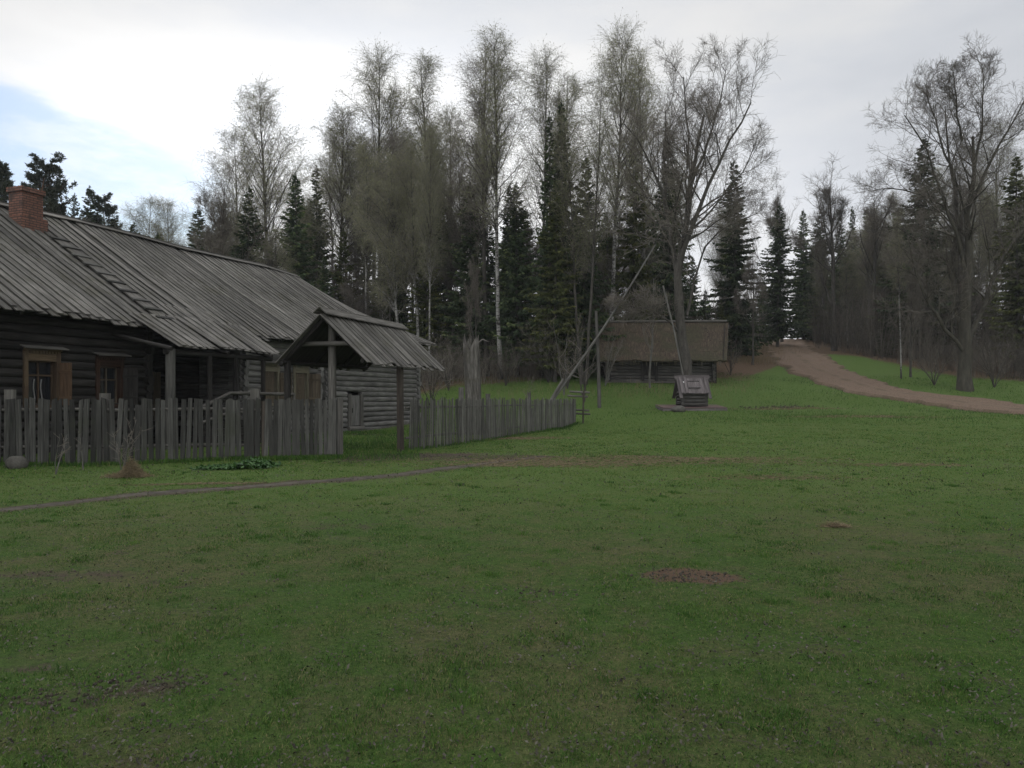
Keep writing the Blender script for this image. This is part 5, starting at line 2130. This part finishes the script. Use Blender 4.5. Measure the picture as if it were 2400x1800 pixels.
shrub('shrub', 'reddish bare bush right of the barn gable', 1712, 850, 2.6, 12, 9, 54, 'twig_brown', .02, .5, sub=8, trunkmat='bark')
shrub('shrub', 'dark bush beside the top of the road', 1800, 805, 2.5, 13, 9, 82, 'twig', .03, .7, sub=8, trunkmat='bark')
for (px, py, hh, sd, Y, lab) in ((1185, 880, 3.0, 21, 49.5, 'bare brown bush left of the two white birch feet'), (1330, 880, 2.8, 22, 48.5, 'dark low bush in front of the wood left of the barn'),
                                 (1285, 878, 4.0, 23, 50.5, 'tall wiry bush beside the white-stemmed birch foot'), (1052, 885, 3.6, 24, 48, 'bare bush left of the broken trunk'),
                                 (2190, 900, 2.4, 25, 50, 'low dark bush left of the spreading tree'), (2330, 905, 3.0, 26, 49, 'bare bush right of the spreading tree')):
    shrub('shrub', lab, px, py, hh, sd, 10, Y, 'twig_brown', .025, .55, sub=9, trunkmat='bark', group='bare bushes along the wood edge')

# undergrowth: nobody could count it
mb = MB()
rgu = np.random.default_rng(900)
Ns = 8500
pxs = np.concatenate([rgu.uniform(640, 1420, int(Ns * .55)), rgu.uniform(1390, 1790, int(Ns * .1)), rgu.uniform(1900, 2520, Ns - int(Ns * .55) - int(Ns * .1))])
ed = np.interp(pxs, [-200, 900, 1000, 1250, 1400, 1700, 1760, 1850, 1950, 2050, 2250, 2500], [52, 51, 50, 51, 58, 58, 62, 80, 75, 63, 54, 51])
Yu = ed + rgu.random(Ns) ** 1.1 * 24 - .5
Xu = (pxs - 1200) / F * Yu
dr_ = dist_line(Xu, Yu, rl)
ok = dr_ > 2.6
ok &= ~((pxs > 1690) & (pxs < 1825) & (Yu < 74))
cl_ = fbm(Xu, Yu, .33)
ok &= rgu.random(Ns) < np.clip((cl_ - .34) * 4.5, .08, 1)
ok &= ~((np.abs(Xu - (-9)) < 0) & (Yu < 48))
Xu, Yu, pxs = Xu[ok], Yu[ok], pxs[ok]
Ns = len(Xu)
Zu = terr(Xu, Yu) - .05
Hu = 1.4 + 5.6 * rgu.random(Ns) ** 1.6 * np.clip((Yu - np.interp(pxs, [-200, 2500], [51.5, 51.5])) / 9, .25, 1)
K = 6
s_ = np.linspace(0, 1, K)
lx = rgu.normal(size=(Ns, 1)) * .22
ly = rgu.normal(size=(Ns, 1)) * .22
Pt = np.stack([Xu[:, None] + lx * Hu[:, None] * s_ ** 1.3, Yu[:, None] + ly * Hu[:, None] * s_ ** 1.3, Zu[:, None] + Hu[:, None] * s_], -1)
Pt[:, 1:] += rgu.normal(size=(Ns, K - 1, 3)) * .05
Rd = (.009 + .006 * Hu[:, None] / 2) * (1 - .75 * s_)
tn_u = np.clip(1.6 * (fbm(Xu, Yu, .25) - .3) + .3 * rgu.random(Ns), 0, 1)
mb.polys(Pt, Rd, 3, tn_u)
P2_, R2_ = spawn(Pt, Rd, 6, (.2, 1.), (25, 65), .38, 4, .2, .03, rgu, .6, .4, .005, .4)
mb.polys(P2_, R2_, 3, np.repeat(tn_u, 6))
P3_, R3_ = spawn(P2_, R2_, 3, (.2, 1.), (25, 65), .5, 3, .2, .0, rgu, .7, .4, .0045, .6)
mb.polys(P3_, R3_, 3, np.repeat(tn_u, 18))
tag(mb.build('undergrowth', M['twig_brown']), kind='stuff', label='tangle of bare brown brushwood under the trees', cat='undergrowth')


# ------------------------------------------------------------ grass
def allowed(x, y):
    """1 where grass grows"""
    k = np.ones_like(x)
    d1 = dist_line(x, y, tl)
    k *= np.where(d1 < .14, .02, 1) * np.where(d1 < .3, .5, 1)
    d2 = dist_line(x, y, rl)
    k *= np.where(d2 < 1.9, .0, 1)
    sn = .5 * fbm(x, y, 1.05) + .5 * fbm(x, y, 2.9)
    k *= 1 - .75 * sstep(sn, .56, .66)
    for a in ((1625, 1350, .36, .22), (930, 1070, 2.0, 1.0), (150, 1640, .3, .12), (370, 1600, .26, .1), (40, 1560, .5, .2), (1080, 1066, 1.6, .6), (120, 1350, 1.4, .3)):
        cx, cy = unproj(a[0], a[1])
        k *= 1 - .93 * np.exp(-(((x - cx) / a[2]) ** 2 + ((y - cy) / a[3]) ** 2))
    # house footprint
    rx, ry = x - HO[0], y - HO[1]
    s_i = rx * OUT[0] + ry * OUT[1]
    k *= np.where(s_i < -.05, np.where(x < -3.5, np.where(y < 40, 0, 1), 1), 1)
    return k


def blades(mb, x, y, h, wd, tint, rg, bend=.5):
    n = len(x)
    z = terr(x, y)
    az = rg.random(n) * 6.283
    side = np.stack([np.cos(az), np.sin(az), np.zeros(n)], 1)
    la = rg.random(n) * 6.283
    ln = (bend * (0.15 + rg.random(n)))[:, None] * h[:, None]
    lean = np.stack([np.cos(la), np.sin(la), np.zeros(n)], 1) * ln
    b0_ = np.stack([x, y, z - .006], 1)
    upv = np.array([0, 0, 1.])
    md = b0_ + lean * .35 + upv * (h * .6)[:, None]
    tp = b0_ + lean * 1.1 + upv * (h * np.clip(1.0 - .35 * bend * rg.random(n), .3, 1))[:, None]
    wv = side * wd[:, None]
    V = np.stack([b0_ - wv, b0_ + wv, md + wv * .75, md - wv * .75, tp], 1)
    G = np.zeros((n, 5, 3))
    G[..., 2] = tint[:, None]
    base = np.arange(n)[:, None] * 5
    mb.raw(V.reshape(-1, 3), G.reshape(-1, 3), base + np.array([[0, 1, 2, 3]]), base + np.array([[3, 2, 4]]))


rgg = np.random.default_rng(321)
mb = MB()
N0 = 1000000
Y_ = 2.2 * (38 / 2.2) ** (rgg.random(N0) ** .86)
X_ = (rgg.random(N0) * 2 - 1) * (.74 * Y_ + 2.6)
keep = rgg.random(N0) < allowed(X_, Y_)
X_, Y_ = X_[keep], Y_[keep]
n = len(X_)
pn = fbm(X_, Y_, .9)
pm = fbm(X_ + 40, Y_, 3.5)
hh = (.012 + .020 * rgg.random(n)) * (.7 + .6 * sstep(pm, .45, .75)) * (1 + .6 * sstep(Y_, 8, 25))
wd_ = (.0011 + .0013 * rgg.random(n)) * np.clip(Y_ / 5.0, 1, 4.5)
ti_ = np.clip(.26 + .55 * (pn - .3) + .25 * (fbm(X_ + 9, Y_ + 70, 5.0) - .5) + .24 * rgg.normal(size=n), 0, .8)
ti_ = np.clip(ti_ + .16 * sstep(Y_, 6, 13), 0, .8)
ti_ = np.where(rgg.random(n) < .10, .82 + .18 * rgg.random(n), ti_)
blades(mb, X_, Y_, hh, wd_, ti_, rgg, .9)
# richer tufts
NT_ = 420
ty_ = 2.8 * (30 / 2.8) ** rgg.random(NT_)
tx_ = (rgg.random(NT_) * 2 - 1) * .8 * ty_
kk_ = rgg.random(NT_) < allowed(tx_, ty_)
tx_, ty_ = tx_[kk_], ty_[kk_]
m_t = 55
bx2 = (tx_[:, None] + rgg.normal(size=(len(tx_), m_t)) * .05).ravel()
by2 = (ty_[:, None] + rgg.normal(size=(len(tx_), m_t)) * .05).ravel()
tt_ = np.repeat(rgg.random(len(tx_)) * .4 + .2, m_t) + .08 * rgg.normal(size=len(bx2))
blades(mb, bx2, by2, .025 + .035 * rgg.random(len(bx2)), (.0015 + .001 * rgg.random(len(bx2))) * np.clip(by2 / 6, 1, 3), np.clip(tt_, 0, .8), rgg, .9)
tag(mb.build('grass', M['blade']), 'short patchy spring grass of the meadow', 'grass', None, 'stuff')

# taller grass: at the fence feet, behind the fence and on the slope
mb = MB()
lst = []
for (ax, ay, bx_, by_) in ((ext[0], ext[1], fb_[0], fb_[1]), (fb_[0], fb_[1], fc_[0], fc_[1]), (gx, gy, (1348 - 1200) / F * 36.6, 36.6)):
    m = 9000
    f = rgg.random(m)
    lst.append(np.stack([ax + (bx_ - ax) * f + rgg.normal(size=m) * .14, ay + (by_ - ay) * f + rgg.normal(size=m) * .16], 1))
m = 60000
yy2 = 31 + 24 * rgg.random(m) ** .8
xx2 = rgg.uniform(-.12, .72, m) * yy2
ok = (dist_line(xx2, yy2, rl) > 1.55 + .9 * fbm(xx2, yy2, 1.1)) & (yy2 < np.interp(1200 + F * xx2 / yy2, [900, 1250, 1400, 1700, 1850, 2500], [52, 53, 56, 56, 76, 56])) & (rgg.random(m) < np.clip((fbm(xx2, yy2, .5) - .3) * 3, .1, 1))
lst.append(np.stack([xx2[ok], yy2[ok]], 1))
m = 14000
yy2 = 18 + 15 * rgg.random(m)
xx2 = rgg.uniform(-.30, -.12, m) * yy2
rx, ry = xx2 - HO[0], yy2 - HO[1]
ok = (rx * OUT[0] + ry * OUT[1] > .35)
lst.append(np.stack([xx2[ok], yy2[ok]], 1))
A2 = np.concatenate(lst)
n = len(A2)
hh = (.05 + .10 * rgg.random(n))
tn = np.clip(.16 + .8 * (fbm(A2[:, 0], A2[:, 1], .7) - .25) + .15 * rgg.normal(size=n), 0, .7)
tn = np.where(rgg.random(n) < .05, .9, tn)
blades(mb, A2[:, 0], A2[:, 1], hh, .003 + .003 * rgg.random(n) * np.clip(A2[:, 1] / 16, 1, 3), tn, rgg, .7)
tag(mb.build('tall_grass', M['blade']), 'longer fresh grass along the fence and on the slope', 'grass', None, 'stuff')

# dry grass stalks
mb = MB()
lst = []
for (px, py, m, sx2) in ((1530, 915, 260, 1.2), (1700, 905, 160, 1.0), (1330, 920, 120, 1.2), (1200, 925, 160, 1.5), (1735, 845, 3500, 1.6), (1750, 820, 4500, 2.4), (1440, 925, 80, 1.0), (1650, 925, 90, 1.5)):
    cx, cy = unproj(px, py)
    lst.append(np.stack([cx + rgg.normal(size=m) * sx2, cy + rgg.normal(size=m) * sx2 * 1.2], 1))
A2 = np.concatenate(lst)
n = len(A2)
blades(mb, A2[:, 0], A2[:, 1], .2 + .35 * rgg.random(n), np.full(n, .007), rgg.random(n), rgg, .5)
tag(mb.build('dry_stalks', M['straw']), 'dead straw-coloured stalks standing on the slope', 'dry grass', None, 'stuff')

# fallen leaves, clover leaves and litter on the meadow
mb = MB()
m = 70000
ly_ = 2.7 * (24 / 2.7) ** (rgg.random(m))
lx_ = (rgg.random(m) * 2 - 1) * .8 * ly_
sn = .5 * fbm(lx_, ly_, 1.05) + .5 * fbm(lx_, ly_, 2.9)
ok = rgg.random(m) < (.22 + .78 * sstep(sn, .48, .62))
lx_, ly_ = lx_[ok], ly_[ok]
n = len(lx_)
sz = (.004 + .009 * rgg.random(n) ** 1.5) * np.clip(ly_ / 8, 1, 2.0)
az = rgg.random(n) * 6.283
c0 = np.stack([lx_, ly_, terr(lx_, ly_) + .012 + .014 * rgg.random(n)], 1)
tlt = rgg.normal(size=(n, 2)) * .45
e1 = np.stack([np.cos(az), np.sin(az), tlt[:, 0]], 1) * sz[:, None]
e2 = np.stack([-np.sin(az), np.cos(az), tlt[:, 1]], 1) * (sz * .6)[:, None]
V = np.stack([c0 - e1, c0 + e2, c0 + e1, c0 - e2 + [0, 0, .004]], 1)
G = np.zeros((n, 4, 3))
G[..., 2] = (rgg.random(n) * .97)[:, None]
mb.raw(V.reshape(-1, 3), G.reshape(-1, 3), np.arange(n * 4).reshape(-1, 4))
for k in range(60):      # twigs dropped on the lawn
    yk = 3.0 * (16 / 3.0) ** rgg.random()
    xk = (rgg.random() * 2 - 1) * .7 * yk
    a = rgg.random() * 6.28
    L = .04 + .10 * rgg.random()
    zk = tz(xk, yk)
    mb.tube([(xk, yk, zk + .02), (xk + math.cos(a) * L / 2, yk + math.sin(a) * L / 2, zk + .03), (xk + math.cos(a) * L, yk + math.sin(a) * L, zk + .02)], [.002, .002, .001], 4, tint=.6)
tag(mb.build('leaf_litter', M['litter']), 'withered leaves and twigs scattered in the grass', 'leaf litter', None, 'stuff')

# straw patches
def straw(label, px, py, rx, ry, m, hgt=.03, name='straw_patch'):
    cx, cy = unproj(px, py)
    rg2 = np.random.default_rng(int(px + py))
    x = cx + rg2.normal(size=m) * rx
    y = cy + rg2.normal(size=m) * ry
    z = terr(x, y) + hgt * rg2.random(m) * np.exp(-((x - cx) / rx) ** 2)
    a = rg2.random(m) * 6.28
    L = .04 + .08 * rg2.random(m)
    Pt = np.stack([np.stack([x, y, z + .005], 1), np.stack([x + np.cos(a) * L, y + np.sin(a) * L, z + .01 + hgt * .3 * rg2.random(m)], 1)], 1)
    mb = MB()
    mb.polys(Pt, np.full((m, 2), .0022 * max(1, cy / 10)), 3)
    o = mb.build(name, M['straw'], None, (cx, cy, tz(cx, cy)))
    return tag(o, label, "straw", None, "stuff")


straw('small bright tuft of straw on the lawn at the right', 1960, 1235, .07, .06, 260, .04)
straw('dry straw strip beside the far fence', 1210, 1028, .9, .35, 900, .02)
for (px, py, rx_, ry_, m_i, lb_) in ((1400, 1082, 2.4, .4, 2600, 'yellowish dry streaks in the middle of the lawn'), (1250, 1090, 1.1, .25, 1100, 'dry tan patch at the end of the footpath'),
                                     (1600, 1075, 1.6, .3, 1300, 'tan worn streak below the well'), (1800, 1120, .8, .2, 500, 'faint dry patch on the right side of the lawn'),
                                     (2110, 1090, .9, .2, 450, 'faint straw patch near the right edge'), (470, 1135, .7, .08, 500, 'dry fringe above the footpath near the herbs')):
    straw(lb_, px, py, rx_, ry_, m_i, .012)
straw('long pale dry patch below the road', 2020, 977, 1.8, .4, 1400, .02)
straw('thin dry streak right of the well platform', 1850, 958, 1.6, .3, 700, .02)

# heap of dead grass at the fence
cx, cy = unproj(300, 1118)
rg2 = np.random.default_rng(44)
m = 1500
x = cx + rg2.normal(size=m) * .19 + .05 * np.sin(np.arange(m))
y = cy + rg2.normal(size=m) * .12
hp = .40 * np.exp(-(((x - cx - .07) / .16) ** 2 + ((y - cy) / .2) ** 2)) * (.35 + 1.2 * fbm(x, y, 7.0))
z = terr(x, y) + hp * rg2.random(m) ** .6
d_ = unit(np.stack([rg2.normal(size=m), rg2.normal(size=m), -.6 + .7 * rg2.normal(size=m)], 1)) * (.08 + .12 * rg2.random((m, 1)))
Pt = np.stack([np.stack([x, y, z], 1) - d_ / 2, np.stack([x, y, z + .02], 1), np.stack([x, y, z], 1) + d_ / 2], 1)
mb = MB()
mb.polys(Pt, np.full((m, 3), .0028), 3, np.clip(rg2.random(m) * 1.3, 0, 1))
tag(mb.build('dry_grass_heap', M['straw'], None, (cx, cy, tz(cx, cy))), 'heap of dead straw-coloured grass at the foot of the bare shrub', 'dry grass')

# green leafy herbs by the fence
cx, cy = unproj(560, 1098)
m = 2600
x = cx + rg2.uniform(-1.0, .75, m) * .8 + rg2.normal(size=m) * .1
y = cy + .15 + rg2.normal(size=m) * .17
hp = .03 + .13 * np.exp(-((x - cx - .25) / .38) ** 2) * (.4 + fbm(x, y, 6.0))
z = terr(x, y) + hp * (.25 + .75 * rg2.random(m))
sz = .022 + .03 * rg2.random(m)
az = rg2.random(m) * 6.28
tl2 = rg2.normal(size=(m, 2)) * .5
e1 = np.stack([np.cos(az), np.sin(az), tl2[:, 0]], 1) * sz[:, None]
e2 = np.stack([-np.sin(az), np.cos(az), tl2[:, 1]], 1) * (sz * .7)[:, None]
c0 = np.stack([x, y, z], 1)
V = np.stack([c0 - e1, c0 + e2, c0 + e1 * 1.3, c0 - e2], 1)
G = np.zeros((m, 4, 3))
G[..., 2] = rg2.random(m)[:, None]
mb = MB()
mb.raw(V.reshape(-1, 3), G.reshape(-1, 3), np.arange(m * 4).reshape(-1, 4))
tag(mb.build('leafy_herbs', M['leaf'], None, (cx, cy, tz(cx, cy))), 'low clump of dark green leafy herbs below the tall fence board', 'plant')
# crumbs of soil on the bare spots
mb = MB()
cl = []
for (px, py, rx_, ry_, m_i) in ((1625, 1352, .26, .13, 260), (150, 1640, .28, .1, 160), (370, 1600, .22, .08, 140), (120, 1350, .7, .14, 120), (1260, 1390, .2, .06, 50), (930, 1072, 1.2, .4, 140), (1830, 955, 1.2, .3, 120)):
    cx, cy = unproj(px, py)
    q_ = np.stack([cx + rgg.normal(size=m_i) * rx_, cy + rgg.normal(size=m_i) * ry_, (.003 + .009 * rgg.random(m_i) ** 2) * max(1, cy / 8)], 1)
    cl.append(q_)
cl = np.concatenate(cl)
zc = terr(cl[:, 0], cl[:, 1])
n = len(cl)
r_ = cl[:, 2]
Pt = np.stack([np.stack([cl[:, 0], cl[:, 1], zc - .002], 1), np.stack([cl[:, 0] + r_ * .3, cl[:, 1], zc + r_ * .7], 1), np.stack([cl[:, 0] + r_ * .5, cl[:, 1] + r_ * .2, zc + r_ * 1.3], 1)], 1)
mb.polys(Pt, np.stack([r_ * 1.2, r_, r_ * .3], 1), 5, None, False)
tag(mb.build('soil_crumbs', M['trail']), 'crumbs of bare soil scattered on the worn spots', 'soil', None, 'stuff')
print('faces', sum(len(m.polygons) for m in bpy.data.meshes))
# ------------------------------------------------------------ air
hz = MB()
hz.box((0, 60, 20), 420, 300, 43)
hm = bpy.data.materials.new('haze')
hm.use_nodes = True
ht = NT(hm.node_tree)
ht.n.clear()
pv = ht.node('ShaderNodeVolumePrincipled')
pv.inputs['Color'].default_value = (.85, .88, .92, 1)
pv.inputs['Density'].default_value = .0003
mo = ht.node('ShaderNodeOutputMaterial')
ht.link(pv.outputs[0], mo.inputs['Volume'])
tag(hz.build('haze', hm), 'thin pale haze hanging in the air', 'haze', None, 'stuff')
